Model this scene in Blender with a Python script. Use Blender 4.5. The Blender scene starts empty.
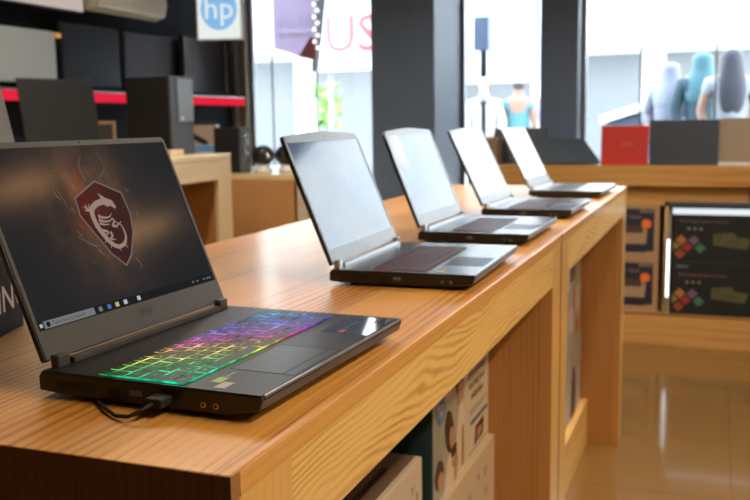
import bpy, bmesh, math, random
from mathutils import Vector, Matrix
random.seed(7)
PI = math.pi
T = 1.058                       # height of the display tables
C = bpy.context.scene.collection

# ------------------------------------------------------------------ helpers
def tag(o, label=None, cat=None, group=None, kind=None):
    if label: o['label'] = label
    if cat: o['category'] = cat
    if group: o['group'] = group
    if kind: o['kind'] = kind
    return o

def empty(name, loc, rz=0.0, label=None, cat=None, group=None):
    o = bpy.data.objects.new(name, None); C.objects.link(o)
    o.empty_display_size = 0.05
    o.location = loc; o.rotation_euler = (0, 0, rz)
    return tag(o, label, cat, group)

class MB:
    def __init__(s): s.bm = bmesh.new()
    def _set(s, faces, mi):
        for f in faces: f.material_index = mi
    def box(s, x0, x1, y0, y1, z0, z1, mi=0, M=None):
        vs = [s.bm.verts.new((x, y, z)) for x in (x0, x1) for y in (y0, y1) for z in (z0, z1)]
        idx = [(0,1,3,2),(4,6,7,5),(0,4,5,1),(2,3,7,6),(0,2,6,4),(1,5,7,3)]
        fs = [s.bm.faces.new([vs[i] for i in q]) for q in idx]
        s._set(fs, mi)
        if M is not None:
            for v in vs: v.co = M @ v.co
        return s
    def prism(s, pts, axis, a, b, mi=0):
        """extrude a 2-D outline along axis ('x','y','z')"""
        def mk(p, q, t):
            return {'x': (t, p, q), 'y': (p, t, q), 'z': (p, q, t)}[axis]
        A = [s.bm.verts.new(mk(p, q, a)) for p, q in pts]
        B = [s.bm.verts.new(mk(p, q, b)) for p, q in pts]
        n = len(pts); fs = [s.bm.faces.new(A), s.bm.faces.new(B[::-1])]
        for i in range(n):
            j = (i+1) % n
            fs.append(s.bm.faces.new((A[i], B[i], B[j], A[j])))
        s._set(fs, mi); return s
    def cyl(s, p0, p1, r0, r1=None, n=20, mi=0, cap=True):
        r1 = r0 if r1 is None else r1
        p0 = Vector(p0); p1 = Vector(p1); d = (p1-p0).normalized()
        u = d.orthogonal().normalized(); w = d.cross(u)
        A = []; B = []
        for i in range(n):
            a = 2*PI*i/n; o = u*math.cos(a)+w*math.sin(a)
            A.append(s.bm.verts.new(p0+o*r0)); B.append(s.bm.verts.new(p1+o*r1))
        fs = [s.bm.faces.new((A[i], A[(i+1)%n], B[(i+1)%n], B[i])) for i in range(n)]
        for f in fs: f.smooth = True
        if cap: fs += [s.bm.faces.new(A[::-1]), s.bm.faces.new(B)]
        s._set(fs, mi); return s
    def tube(s, pts, r, n=8, mi=0):
        pts = [Vector(p) for p in pts]; rings = []
        rs = r if isinstance(r, (list, tuple)) else [r]*len(pts)
        up = Vector((0.12, 0.2, 1)).normalized()
        for i, p in enumerate(pts):
            d = (pts[min(i+1, len(pts)-1)]-pts[max(i-1, 0)]).normalized()
            u = d.cross(up).normalized(); w = d.cross(u)
            rings.append([s.bm.verts.new(p+(u*math.cos(2*PI*k/n)+w*math.sin(2*PI*k/n))*rs[i]) for k in range(n)])
        fs = []
        for a, b in zip(rings, rings[1:]):
            for k in range(n):
                f = s.bm.faces.new((a[k], a[(k+1)%n], b[(k+1)%n], b[k])); f.smooth = True; fs.append(f)
        fs += [s.bm.faces.new(rings[0][::-1]), s.bm.faces.new(rings[-1])]
        s._set(fs, mi); return s
    def lathe(s, prof, n=28, mi=0, c=(0,0,0), axis='z'):
        rings = []
        for r, z in prof:
            ring = []
            for k in range(n):
                a = 2*PI*k/n; x, y = r*math.cos(a), r*math.sin(a)
                p = {'z': (x, y, z), 'x': (z, x, y), 'y': (x, z, y)}[axis]
                ring.append(s.bm.verts.new((p[0]+c[0], p[1]+c[1], p[2]+c[2])))
            rings.append(ring)
        fs = []
        for a, b in zip(rings, rings[1:]):
            for k in range(n):
                f = s.bm.faces.new((a[k], a[(k+1)%n], b[(k+1)%n], b[k])); f.smooth = True; fs.append(f)
        if prof[0][0] > 1e-5: fs.append(s.bm.faces.new(rings[0][::-1]))
        if prof[-1][0] > 1e-5: fs.append(s.bm.faces.new(rings[-1]))
        s._set(fs, mi); return s
    def ball(s, c, r, n=16, mi=0):
        rx, ry, rz = r if isinstance(r, (tuple, list)) else (r, r, r)
        g = bmesh.ops.create_uvsphere(s.bm, u_segments=n, v_segments=max(6, n*2//3), radius=1)
        for v in g['verts']: v.co = Vector((v.co.x*rx+c[0], v.co.y*ry+c[1], v.co.z*rz+c[2]))
        for f in {f for v in g['verts'] for f in v.link_faces}: f.smooth = True; f.material_index = mi
        return s
    def build(s, name, mats, parent=None, loc=(0,0,0), rot=(0,0,0), bevel=0.0, seg=2):
        bm = s.bm
        bmesh.ops.remove_doubles(bm, verts=bm.verts, dist=1e-7)
        bmesh.ops.recalc_face_normals(bm, faces=bm.faces)
        me = bpy.data.meshes.new(name); bm.to_mesh(me); bm.free()
        for m in (mats if isinstance(mats, (list, tuple)) else [mats]): me.materials.append(m)
        o = bpy.data.objects.new(name, me); C.objects.link(o)
        o.location = loc; o.rotation_euler = rot
        if parent: o.parent = parent
        if bevel:
            b = o.modifiers.new('bevel', 'BEVEL'); b.width = bevel; b.segments = seg
            b.limit_method = 'ANGLE'; b.angle_limit = math.radians(40); b.harden_normals = False
        return o

def struct(o): o['kind'] = 'structure'; return o

_text_cache = {}
def text_mesh(txt, size, depth=0.0, bold=0.0):
    """text in its local XY plane, centred, as a mesh"""
    k = (txt, size, depth, bold)
    if k in _text_cache: return _text_cache[k]
    cu = bpy.data.curves.new('lettering', 'FONT'); cu.body = txt; cu.size = size
    cu.align_x = 'CENTER'; cu.align_y = 'CENTER'; cu.extrude = depth; cu.offset = bold
    cu.resolution_u = 2
    o = bpy.data.objects.new('lettering', cu); C.objects.link(o)
    dg = bpy.context.evaluated_depsgraph_get(); dg.update()
    me = bpy.data.meshes.new_from_object(o.evaluated_get(dg))
    bpy.data.objects.remove(o); _text_cache[k] = me
    return me
def text(name, txt, size, mat, parent, M, depth=0.0, bold=0.0):
    me = text_mesh(txt, size, depth, bold).copy(); me.transform(M)
    me.materials.clear(); me.materials.append(mat)
    o = bpy.data.objects.new(name, me); C.objects.link(o)
    if parent: o.parent = parent
    return o
def frame_x(x, y, z, s=1):      # lettering facing +X, reading along +Y
    return Matrix.Translation((x, y, z)) @ Matrix(((0,0,1,0),(1,0,0,0),(0,1,0,0),(0,0,0,1)))
def frame_my(x, y, z):          # lettering facing -Y, reading along +X
    return Matrix.Translation((x, y, z)) @ Matrix(((1,0,0,0),(0,0,-1,0),(0,1,0,0),(0,0,0,1)))

# ------------------------------------------------------------------ materials
def nt(name):
    m = bpy.data.materials.new(name); m.use_nodes = True
    t = m.node_tree; b = t.nodes['Principled BSDF']
    return m, t, b
def mat(name, col, rough=0.5, metal=0.0, spec=0.5, coat=0.0, emis=None, es=0.0, noise=0.0, nscale=40.0, bump=0.0, alpha=None, coat_r=0.1):
    m, t, b = nt(name)
    b.inputs['Base Color'].default_value = (*col, 1)
    b.inputs['Roughness'].default_value = rough
    b.inputs['Metallic'].default_value = metal
    b.inputs['Specular IOR Level'].default_value = spec
    b.inputs['Coat Weight'].default_value = coat
    b.inputs['Coat Roughness'].default_value = coat_r
    if emis:
        b.inputs['Emission Color'].default_value = (*emis, 1); b.inputs['Emission Strength'].default_value = es
    tc = t.nodes.new('ShaderNodeTexCoord'); n = t.nodes.new('ShaderNodeTexNoise')
    n.inputs['Scale'].default_value = nscale; n.inputs['Detail'].default_value = 3
    t.links.new(tc.outputs['Object'], n.inputs['Vector'])
    if noise:
        mx = t.nodes.new('ShaderNodeMix'); mx.data_type = 'RGBA'
        mx.inputs[6].default_value = (*[c*(1-noise) for c in col], 1)
        mx.inputs[7].default_value = (*[min(1, c*(1+noise)) for c in col], 1)
        t.links.new(n.outputs['Fac'], mx.inputs[0]); t.links.new(mx.outputs[2], b.inputs['Base Color'])
    if bump:
        bp = t.nodes.new('ShaderNodeBump'); bp.inputs['Strength'].default_value = bump
        bp.inputs['Distance'].default_value = 0.001
        t.links.new(n.outputs['Fac'], bp.inputs['Height']); t.links.new(bp.outputs['Normal'], b.inputs['Normal'])
    return m
def emit(name, col, s):
    m, t, b = nt(name); t.nodes.remove(b)
    e = t.nodes.new('ShaderNodeEmission'); e.inputs[0].default_value = (*col, 1); e.inputs[1].default_value = s
    t.links.new(e.outputs[0], t.nodes['Material Output'].inputs[0]); return m

class N:
    """tiny node-graph writer"""
    def __init__(s, t): s.t = t
    def n(s, typ, **kw):
        x = s.t.nodes.new(typ)
        for k, v in kw.items(): setattr(x, k, v)
        return x
    def m(s, op, a, b=None, c=None):
        x = s.n('ShaderNodeMath', operation=op)
        for i, v in enumerate((a, b, c)):
            if v is None: continue
            if isinstance(v, (int, float)): x.inputs[i].default_value = v
            else: s.t.links.new(v, x.inputs[i])
        return x.outputs[0]
    def mix(s, f, a, b, mode='MIX'):
        x = s.n('ShaderNodeMix', data_type='RGBA', blend_type=mode)
        for i, v in ((0, f), (6, a), (7, b)):
            if isinstance(v, (int, float)): x.inputs[i].default_value = v
            elif isinstance(v, tuple): x.inputs[i].default_value = (*v, 1)
            else: s.t.links.new(v, x.inputs[i])
        return x.outputs[2]
    def noise(s, vec, scale, detail=2, rough=.5):
        x = s.n('ShaderNodeTexNoise'); x.inputs['Scale'].default_value = scale
        x.inputs['Detail'].default_value = detail; x.inputs['Roughness'].default_value = rough
        s.t.links.new(vec, x.inputs['Vector']); return x.outputs['Fac']
    def comb(s, x, y, z):
        c = s.n('ShaderNodeCombineXYZ')
        for i, v in enumerate((x, y, z)):
            if isinstance(v, (int, float)): c.inputs[i].default_value = v
            else: s.t.links.new(v, c.inputs[i])
        return c.outputs[0]

def wood(name, grain, cross, light=(.62,.34,.085), dark=(.36,.145,.025), board=0.13, ring=11.0, figure=1.5, rough=.3, coat=.35, seed=0.0, knots=True, contrast=1.0, gs=1.0, rc=.5):
    """varnished pine: boards side by side across `cross`, grain running along `grain`"""
    m, t, b = nt(name); g = N(t)
    tc = g.n('ShaderNodeTexCoord'); sp = g.n('ShaderNodeSeparateXYZ')
    t.links.new(tc.outputs['Object'], sp.inputs[0])
    ax = {'x': sp.outputs[0], 'y': sp.outputs[1], 'z': sp.outputs[2]}
    third = [k for k in 'xyz' if k not in (grain, cross)][0]
    G, X, Z = ax[grain], ax[cross], ax[third]
    bi = g.m('FLOOR', g.m('DIVIDE', g.m('ADD', X, 10.0+seed*.37), board))
    wn = g.n('ShaderNodeTexWhiteNoise', noise_dimensions='1D'); t.links.new(g.m('ADD', bi, seed), wn.inputs['W'])
    r = wn.outputs['Value']
    Gs = g.m('ADD', g.m('MULTIPLY', G, 0.16*gs), g.m('MULTIPLY', r, 7.0))
    v1 = g.comb(Gs, X, g.m('MULTIPLY', Z, .6))
    big = g.m('ADD', g.noise(v1, 5.5, 1.0), g.m('MULTIPLY', g.noise(v1, 23.0, 2.0), .16))
    fld = g.m('ADD', g.m('MULTIPLY', X, ring), g.m('MULTIPLY', big, figure*6.0))
    ringv = g.m('ABSOLUTE', g.m('SINE', g.m('MULTIPLY', fld, PI)))
    ringv = g.m('POWER', ringv, 3.5)
    vm = g.comb(g.m('MULTIPLY', Gs, 1.0), g.m('MULTIPLY', X, 1.6), g.m('MULTIPLY', Z, 1.6))
    amp = g.m('MULTIPLY', g.noise(vm, 11.0, 2.0), 1.9)
    ringm = g.m('MULTIPLY', ringv, g.m('POWER', amp, 2.0))
    v2 = g.comb(g.m('MULTIPLY', G, 1.4*gs), g.m('MULTIPLY', X, 90.0), g.m('MULTIPLY', Z, 90.0))
    fib = g.noise(v2, 2.5, 3.0, .6)
    v3 = g.comb(g.m('MULTIPLY', G, .5), g.m('MULTIPLY', X, 4.0), g.m('ADD', g.m('MULTIPLY', Z, 4.0), r))
    blot = g.noise(v3, 1.8, 2.0)
    f = g.m('ADD', g.m('MULTIPLY', ringm, rc*contrast), g.m('MULTIPLY', g.m('SUBTRACT', fib, .5), .75*contrast))
    f = g.m('ADD', f, g.m('MULTIPLY', g.m('SUBTRACT', blot, .5), .9*contrast))
    f = g.m('ADD', f, g.m('MULTIPLY', g.m('SUBTRACT', r, .5), .35*contrast))
    cl = g.n('ShaderNodeClamp'); t.links.new(f, cl.inputs[0]); f = cl.outputs[0]
    col = g.mix(f, light, dark)
    edge = g.m('ABSOLUTE', g.m('SUBTRACT', g.m('FRACT', g.m('DIVIDE', g.m('ADD', X, 10.0+seed*.37), board)), .5))
    line = g.m('GREATER_THAN', edge, .5-.0009/board)
    col = g.mix(g.m('MULTIPLY', line, .45), col, tuple(c*.4 for c in dark))
    if knots:
        vo = g.n('ShaderNodeTexVoronoi'); vo.inputs['Scale'].default_value = 1.0
        t.links.new(g.comb(g.m('MULTIPLY', G, 1.7), g.m('MULTIPLY', X, 4.0), g.m('MULTIPLY', Z, 1.0)), vo.inputs['Vector'])
        k = g.m('LESS_THAN', vo.outputs['Distance'], .035)
        col = g.mix(g.m('MULTIPLY', k, .75), col, (.09, .03, .008))
    t.links.new(col, b.inputs['Base Color'])
    b.inputs['Roughness'].default_value = rough
    b.inputs['Coat Weight'].default_value = coat; b.inputs['Coat Roughness'].default_value = .16
    bp = g.n('ShaderNodeBump'); bp.inputs['Strength'].default_value = .12; bp.inputs['Distance'].default_value = .0006
    t.links.new(g.m('ADD', fib, ringv), bp.inputs['Height']); t.links.new(bp.outputs['Normal'], b.inputs['Normal'])
    return m

W_TOP = wood('pine_top', 'y', 'x', light=(.78,.38,.085), dark=(.40,.135,.018), board=.149, ring=85, figure=1.5, rc=.55, contrast=1.15, coat=.22, rough=.36)
W_EDGE = wood('pine_edge_strip', 'y', 'z', light=(.78,.42,.12), dark=(.52,.23,.045), board=.4, ring=90, figure=.3, knots=False)
W_FRONT = wood('pine_apron', 'y', 'z', light=(.90,.60,.20), dark=(.50,.22,.035), board=.9, ring=105, figure=2.4, rc=.5, coat=.2, rough=.4, seed=3, knots=False, gs=1.8)
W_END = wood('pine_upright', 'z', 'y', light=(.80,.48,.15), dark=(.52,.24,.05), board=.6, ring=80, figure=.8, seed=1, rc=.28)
W_SHADED = wood('pine_shaded_boards', 'z', 'x', light=(.36,.165,.055), dark=(.22,.09,.024), board=.18, ring=90, figure=.5, seed=5, knots=False)  # darker pine: shade of the camera-facing end put into the colour
W_BACK = wood('pine_counter_boards', 'x', 'z', light=(.60,.32,.10), dark=(.42,.18,.045), board=.35, ring=14, figure=.8, seed=2)
W_BTOP = wood('pine_counter_top', 'x', 'y', light=(.62,.34,.10), dark=(.42,.18,.04), board=.15, ring=14, figure=.8, seed=4)
W_PALE = wood('pale_laminate_wood', 'y', 'z', light=(.74,.55,.30), dark=(.62,.42,.20), board=.9, ring=9, figure=.5, seed=6, knots=False, contrast=.6)

BLACK = mat('black_plastic', (.016,.015,.015), .38, noise=.12, nscale=300)
BLACK2 = mat('matt_black_plastic', (.016,.016,.017), .55, noise=.1, spec=.25)
DECK = mat('brushed_black_deck', (.020,.018,.016), .38, metal=.1, spec=.3, noise=.12, nscale=500)
BEZEL = mat('dark_grey_bezel', (.085,.08,.076), .42, metal=.3, noise=.06, nscale=400)
HINGE = mat('grey_hinge_plastic', (.09,.09,.095), .35, metal=.3)
DECK2 = mat('satin_dark_metal_deck', (.24,.24,.25), .24, metal=.8, noise=.1, nscale=500)
BEZEL2 = mat('satin_grey_bezel', (.20,.205,.21), .36, metal=.5)
KEY = mat('black_keycap', (.020,.017,.015), .42, spec=.3)
SILVER = mat('silver_aluminium', (.55,.56,.58), .33, metal=.85)
CHROME = mat('polished_steel', (.8,.82,.85), .12, metal=1.0)
GREYP = mat('grey_plastic', (.17,.18,.19), .4)
WHITEP = mat('white_plastic', (.75,.74,.7), .45)
GOLD = mat('gold_ring', (.75,.42,.16), .3, metal=.9)
RUBBER = mat('black_rubber', (.012,.012,.012), .7)
PAD = mat('touchpad_glass', (.022,.022,.024), .34, spec=.35)
WHITEPR = mat('white_print', (.9,.9,.88), .5)
DIMPR = mat('grey_print', (.22,.20,.18), .5)

# ------------------------------------------------------------------ camera
def make_camera():
    cx, cy, cz, yaw, pitch, roll, F = (0.34911, -0.59479, 0.27316, -0.36277, 0.14000, -0.01480, 0.90838)
    c_y, s_y, c_p, s_p = math.cos(yaw), math.sin(yaw), math.cos(pitch), math.sin(pitch)
    f = Vector((s_y*c_p, c_y*c_p, -s_p)); r = Vector((c_y, -s_y, 0)); u = r.cross(f)
    cr, sr = math.cos(roll), math.sin(roll)
    r2 = r*cr + u*sr; u2 = u*cr - r*sr
    M = Matrix((( r2.x, u2.x, -f.x, cx), (r2.y, u2.y, -f.y, cy), (r2.z, u2.z, -f.z, cz+T), (0,0,0,1)))
    cd = bpy.data.cameras.new('camera'); cam = bpy.data.objects.new('camera', cd); C.objects.link(cam)
    cam.matrix_world = M; cd.sensor_width = 36; cd.sensor_fit = 'HORIZONTAL'
    cd.lens = 36*F*1000/750; cd.clip_start = .02; cd.clip_end = 200
    cd.dof.use_dof = True; cd.dof.focus_distance = .90; cd.dof.aperture_fstop = 8.5; cd.dof.aperture_blades = 7
    bpy.context.scene.camera = cam
make_camera()

# ------------------------------------------------------------------ room
XL, XR, YB, YW, HC = -3.07, 3.3, -3.2, 5.6, 2.95
def floor_mat():
    m, t, b = nt('glossy_brown_floor_tiles'); g = N(t)
    tc = g.n('ShaderNodeTexCoord'); br = g.n('ShaderNodeTexBrick')
    br.offset = 0.0; br.inputs['Scale'].default_value = 1.0
    br.inputs['Brick Width'].default_value = .6; br.inputs['Row Height'].default_value = .6
    br.inputs['Mortar Size'].default_value = .0018; br.inputs['Mortar Smooth'].default_value = .3
    br.inputs['Color1'].default_value = (.235,.125,.036,1); br.inputs['Color2'].default_value = (.22,.115,.032,1)
    br.inputs['Mortar'].default_value = (.11,.055,.015,1)
    mp = g.n('ShaderNodeMapping'); mp.inputs['Location'].default_value = (.17,.33,0)
    t.links.new(tc.outputs['Object'], mp.inputs[0]); t.links.new(mp.outputs[0], br.inputs['Vector'])
    n = g.noise(tc.outputs['Object'], 2.2, 4); n2 = g.noise(tc.outputs['Object'], 90, 2)
    col = g.mix(g.m('MULTIPLY', n, .35), br.outputs['Color'], (.16,.08,.022))
    t.links.new(col, b.inputs['Base Color'])
    t.links.new(g.m('ADD', g.m('MULTIPLY', n2, .05), .1), b.inputs['Roughness'])
    b.inputs['Coat Weight'].default_value = .2; b.inputs['Coat Roughness'].default_value = .05
    return m
FLOOR = floor_mat()
DARKWALL = mat('dark_navy_wall_panel', (.009,.011,.015), .8, spec=.15, noise=.2, nscale=8)
CREAM = mat('dark_taupe_wall_paint', (.07,.06,.052), .7, noise=.06, nscale=6)
CEIL = mat('dark_ceiling_paint', (.06,.058,.056), .8, noise=.05, nscale=5)
PILLAR = mat('hazed_black_paint', (.13,.18,.26), .5, noise=.12, nscale=5)  # black pillars raised to bluish grey, haze put into the colour
ALU = mat('grey_aluminium_frame', (.30,.31,.33), .4, metal=.6)
struct(MB().box(XL-.1, XR+.1, YB-.1, YW+.1, -.12, 0).build('floor', FLOOR))
struct(MB().box(XL-.1, XR+.1, YB-.1, YW+.1, HC, HC+.1).build('ceiling', CEIL))
struct(MB().box(XL-.12, XL, YB, YW, 0, HC).build('wall_left', DARKWALL))
struct(MB().box(XR, XR+.12, YB, YW, 0, HC).build('wall_right', CREAM))
struct(MB().box(XL, XR, YB-.12, YB, 0, HC).build('wall_back', CREAM))
struct(MB().box(XL, XR, YW-.04, YW+.08, 2.62, HC).box(1.85, XR, YW-.04, YW+.08, 0, 2.62).build('wall_front', PILLAR))
tag(MB().box(-1.762, -1.34, 4.942, 5.62, 0, HC-.002).build('pillar', PILLAR, bevel=.006), 'wide square black pillar, toned grey for haze, rising behind the second open laptop', 'pillar', kind='structure')
tag(MB().box(-.755, -.515, 5.36, 5.62, 0, HC-.002).build('pillar', PILLAR, bevel=.006), 'narrow black pillar, toned grey for haze, between the middle and right windows', 'pillar', kind='structure')

def glass_mat():
    m, t, b = nt('window_glass'); t.nodes.remove(b); g = N(t)
    tr = g.n('ShaderNodeBsdfTransparent'); tr.inputs[0].default_value = (.95,.97,.98,1)
    gl = g.n('ShaderNodeBsdfGlossy'); gl.inputs['Roughness'].default_value = .02
    fr = g.n('ShaderNodeFresnel'); fr.inputs[0].default_value = 1.45
    mx = g.n('ShaderNodeMixShader'); t.links.new(fr.outputs[0], mx.inputs[0])
    t.links.new(tr.outputs[0], mx.inputs[1]); t.links.new(gl.outputs[0], mx.inputs[2])
    t.links.new(mx.outputs[0], t.nodes['Material Output'].inputs[0]); return m
GLASS = glass_mat()
def window(n, x0, x1, mull, z0=.06, z1=2.62):
    w = MB().box(x0, x1, YW-.004, YW+.004, z0, z1).build('window_%d' % n, GLASS); struct(w)
    f = MB()
    for x in [x0+.012, x1-.012]: f.box(x-.012, x+.012, YW-.02, YW+.02, z0, z1)
    for x in mull: f.box(x-.006, x+.006, YW-.008, YW+.008, z0, z1)
    f.box(x0, x1, YW-.02, YW+.02, z0-.06, z0+.01); f.box(x0, x1, YW-.02, YW+.02, z1-.02, z1)
    f.build('window_frame', ALU, w)
window(1, -2.975, -1.765, [-2.80, -2.44])
window(2, -1.34, -.755, [])
window(3, -.515, 1.85, [-.148, .31, 1.1])
struct(MB().box(XL, -3.03, YW-.16, YW, 0, 2.62, 0).box(-3.03, -2.975, YW-.1, YW+.02, 0, 2.62, 1).build('trim_1', [ALU, mat('brown_door_stile', (.20,.13,.06), .5)]))
struct(MB().box(-.515, -.49, YW-.06, YW+.02, 0, 2.62).build('trim_2', ALU))

# blue strokes of a transfer stuck on the right window
dm = mat('blue_window_film', (.16,.25,.55), .4)
d = MB()
for a, b2, w in (((0,.115),(.004,.03),.007), ((.008,.026),(.075,.0),.008), ((.02,.10),(.07,.125),.006)):
    dx, dz = b2[0]-a[0], b2[1]-a[1]; L = math.hypot(dx, dz); nx, nz = -dz/L*w, dx/L*w
    d.prism([(a[0]+nx,a[1]+nz),(b2[0]+nx,b2[1]+nz),(b2[0]-nx,b2[1]-nz),(a[0]-nx,a[1]-nz)], 'y', 0, .002)
tag(d.build('window_decal', dm, loc=(-.03, YW-.008, T+.905)), 'blue angular sticker strokes on the right window pane, near its top', 'sticker')

# ------------------------------------------------------------------ tables
def table(x1, y0, y1, depth, label, top=T, mats=None, left_open=True, group='pine display tables'):
    mt = mats or dict(top=W_TOP, edge=W_EDGE, front=W_FRONT, end=W_END, ex=W_SHADED)
    r = empty('display_table', (x1, y0, 0), 0, label, 'table', group)
    L = y1-y0-.002; th = .022; leg = .108
    MB().box(-depth, -.0006, -.0004, L, top-.02, top, 0).build('tabletop', mt['top'], r, bevel=.0012)
    MB().box(-.0006, .0, .014, L, top-th, top-.0012, 0).build('edge_strip', mt['edge'], r)
    MB().box(-.022, -.0003, leg-.001, L-leg+.001, top-.11, top-th+.001).build('apron', mt['front'], r, bevel=.0008)
    MB().box(-depth, -depth+.022, leg-.001, L-leg+.001, top-.11, top-th+.001).build('apron', mt['front'], r)
    for s in (0, 1):
        a, b = (0.0, leg) if s == 0 else (L-leg, L)
        p = MB().box(-depth, -.0004, a+.0005, b, 0, top-th, 0).build('end_panel', mt['end'], r, bevel=.0008)
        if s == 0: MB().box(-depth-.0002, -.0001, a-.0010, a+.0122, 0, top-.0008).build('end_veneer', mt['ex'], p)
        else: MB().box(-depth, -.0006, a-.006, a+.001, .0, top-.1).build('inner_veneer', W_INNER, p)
    MB().box(-depth+.03, -.125, leg, L-leg, .165, .187).build('bottom_shelf', mt['end'], r)
    MB().box(-.142, -.125, leg, L-leg, 0, .165).build('toe_board', mt['front'], r)
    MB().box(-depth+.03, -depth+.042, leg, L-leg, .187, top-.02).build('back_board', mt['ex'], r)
    return r
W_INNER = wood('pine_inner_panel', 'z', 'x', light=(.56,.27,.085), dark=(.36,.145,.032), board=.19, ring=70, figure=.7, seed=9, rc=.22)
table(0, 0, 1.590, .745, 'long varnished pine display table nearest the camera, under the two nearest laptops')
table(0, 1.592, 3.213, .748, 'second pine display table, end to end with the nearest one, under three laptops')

# counter by the windows
ct = empty('window_counter', (-1.118, 4.9, 0), 0, 'long pine counter standing along the windows at the back right', 'counter')
CW = 3.4
MB().box(0, CW, 0, .58, T-.02, T).build('countertop', W_BTOP, ct, bevel=.0015)
MB().box(.002, CW, .002, .022, T-.118, T-.02).build('apron', W_BACK, ct)
MB().box(.002, CW, .002, .022, 0, .185).build('plinth', W_BACK, ct)
MB().box(.002, CW, .002, .56, .178, .19).build('bottom_shelf', W_BACK, ct)
MB().box(.002, CW, .54, .56, .19, T-.02).build('back_board', W_BACK, ct)
MB().box(.002, 1.63, .055, .07, T-.235, T-.0205).build('inner_rail', W_BACK, ct)
for xx in (.002, 1.62+.7, CW-.1): MB().box(xx, xx+.06, .022, .54, .19, T-.02).build('end_panel', W_END, ct)

# ------------------------------------------------------------------ laptops
def rgb_glow(root):
    m, t, b = nt('rainbow_key_backlight'); t.nodes.remove(b); g = N(t)
    tc = g.n('ShaderNodeTexCoord'); tc.object = root
    sp = g.n('ShaderNodeSeparateXYZ'); t.links.new(tc.outputs['Object'], sp.inputs[0])
    v = g.m('ADD', g.m('SUBTRACT', g.m('MULTIPLY', sp.outputs[1], 2.9), g.m('MULTIPLY', sp.outputs[0], 2.6)), .5)
    cr = g.n('ShaderNodeValToRGB'); e = cr.color_ramp.elements
    stops = [(0,(0,.75,.35)),(.17,(.05,.8,.15)),(.28,(.55,.75,.12)),(.42,(.85,.55,.12)),(.50,(.95,.1,.35)),(.58,(.85,.08,.8)),(.68,(.35,.15,1)),(.85,(.12,.2,1)),(1,(.05,.6,.9))]
    e[0].position, e[0].color = 0, (*stops[0][1], 1); e[1].position, e[1].color = 1, (*stops[-1][1], 1)
    for p, c in stops[1:-1]:
        k = e.new(p); k.color = (*c, 1)
    t.links.new(v, cr.inputs[0])
    em = g.n('ShaderNodeEmission'); t.links.new(cr.outputs[0], em.inputs[0]); t.links.new(g.m('POWER', g.m('MULTIPLY', g.noise(tc.outputs['Object'], 45, 2), 1.75), 3.0), em.inputs[1])
    t.links.new(em.outputs[0], t.nodes['Material Output'].inputs[0]); return m
RED_GLOW = emit('red_key_backlight', (1.0,.42,.40), .15)
WHITE_GLOW = emit('white_key_backlight', (.8,.85,.9), .25)

def key_rows():
    r0 = [('Esc',1.06)]+[('F%d'%i,1.055) for i in range(1,13)]+[('P',1.055),('S',1.055),('I',1.055),('D',1.055),('Q',1.055)]
    r1 = [(c,1) for c in '`1234567890-=']+[('<',2)]+[(c,1) for c in 'N/*-']
    r2 = [('Tab',1.5)]+[(c,1) for c in 'QWERTYUIOP[]']+[('\\',1.5)]+[(c,1) for c in '789+']
    r3 = [('Caps',1.75)]+[(c,1) for c in "ASDFGHJKL;'"]+[('Enter',2.25)]+[(c,1) for c in '456+']
    r4 = [('Shift',2.25)]+[(c,1) for c in 'ZXCVBNM,./']+[('Shift',1.75)]+[('^',1)]+[(c,1) for c in '123']+[('E',1)]
    r5 = [('Ctrl',1.25),('#',1),('Alt',1.25),('',5.25),('Alt',1),('\\',1),('Fn',1),('Ctrl',1.25),('<',1),('v',1),('>',1),('0',2),('.',1)]
    return [r0, r1, r2, r3, r4, r5]
_keys = {}
def key_mesh(w, l, g, glow, kind):
    k = (round(w,4), round(l,4), g, kind)
    if k in _keys: return _keys[k]
    bm = bmesh.new(); h = .0016; t = .0004
    v = [bm.verts.new(p) for p in ((-l/2,-w/2,0),(l/2,-w/2,0),(l/2,w/2,0),(-l/2,w/2,0),(-l/2+t,-w/2+t,h),(l/2-t,-w/2+t,h),(l/2-t,w/2-t,h),(-l/2+t,w/2-t,h))]
    for n_, q in enumerate(((0,3,2,1),(4,5,6,7),(0,1,5,4),(1,2,6,5),(2,3,7,6),(3,0,4,7))):
        f_ = bm.faces.new([v[i] for i in q]); f_.material_index = 1 if n_ > 1 else 0
    me = bpy.data.meshes.new('key'); bm.to_mesh(me); bm.free()
    me.materials.append(KEY); me.materials.append(glow)
    if g and kind != 'far':
        s = .0062 if len(g) == 1 else .0042
        tm = text_mesh(g, s).copy()
        tm.transform(Matrix.Translation((-.0008, 0, h+.00015)) @ Matrix(((0,-1,0,0),(1,0,0,0),(0,0,1,0),(0,0,0,1))))
        bm = bmesh.new(); bm.from_mesh(me); n0 = len(bm.faces); bm.from_mesh(tm); bm.faces.ensure_lookup_table()
        for f in bm.faces[n0:]: f.material_index = 1
        bm.to_mesh(me); bm.free()
    _keys[k] = me; return me

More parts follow.
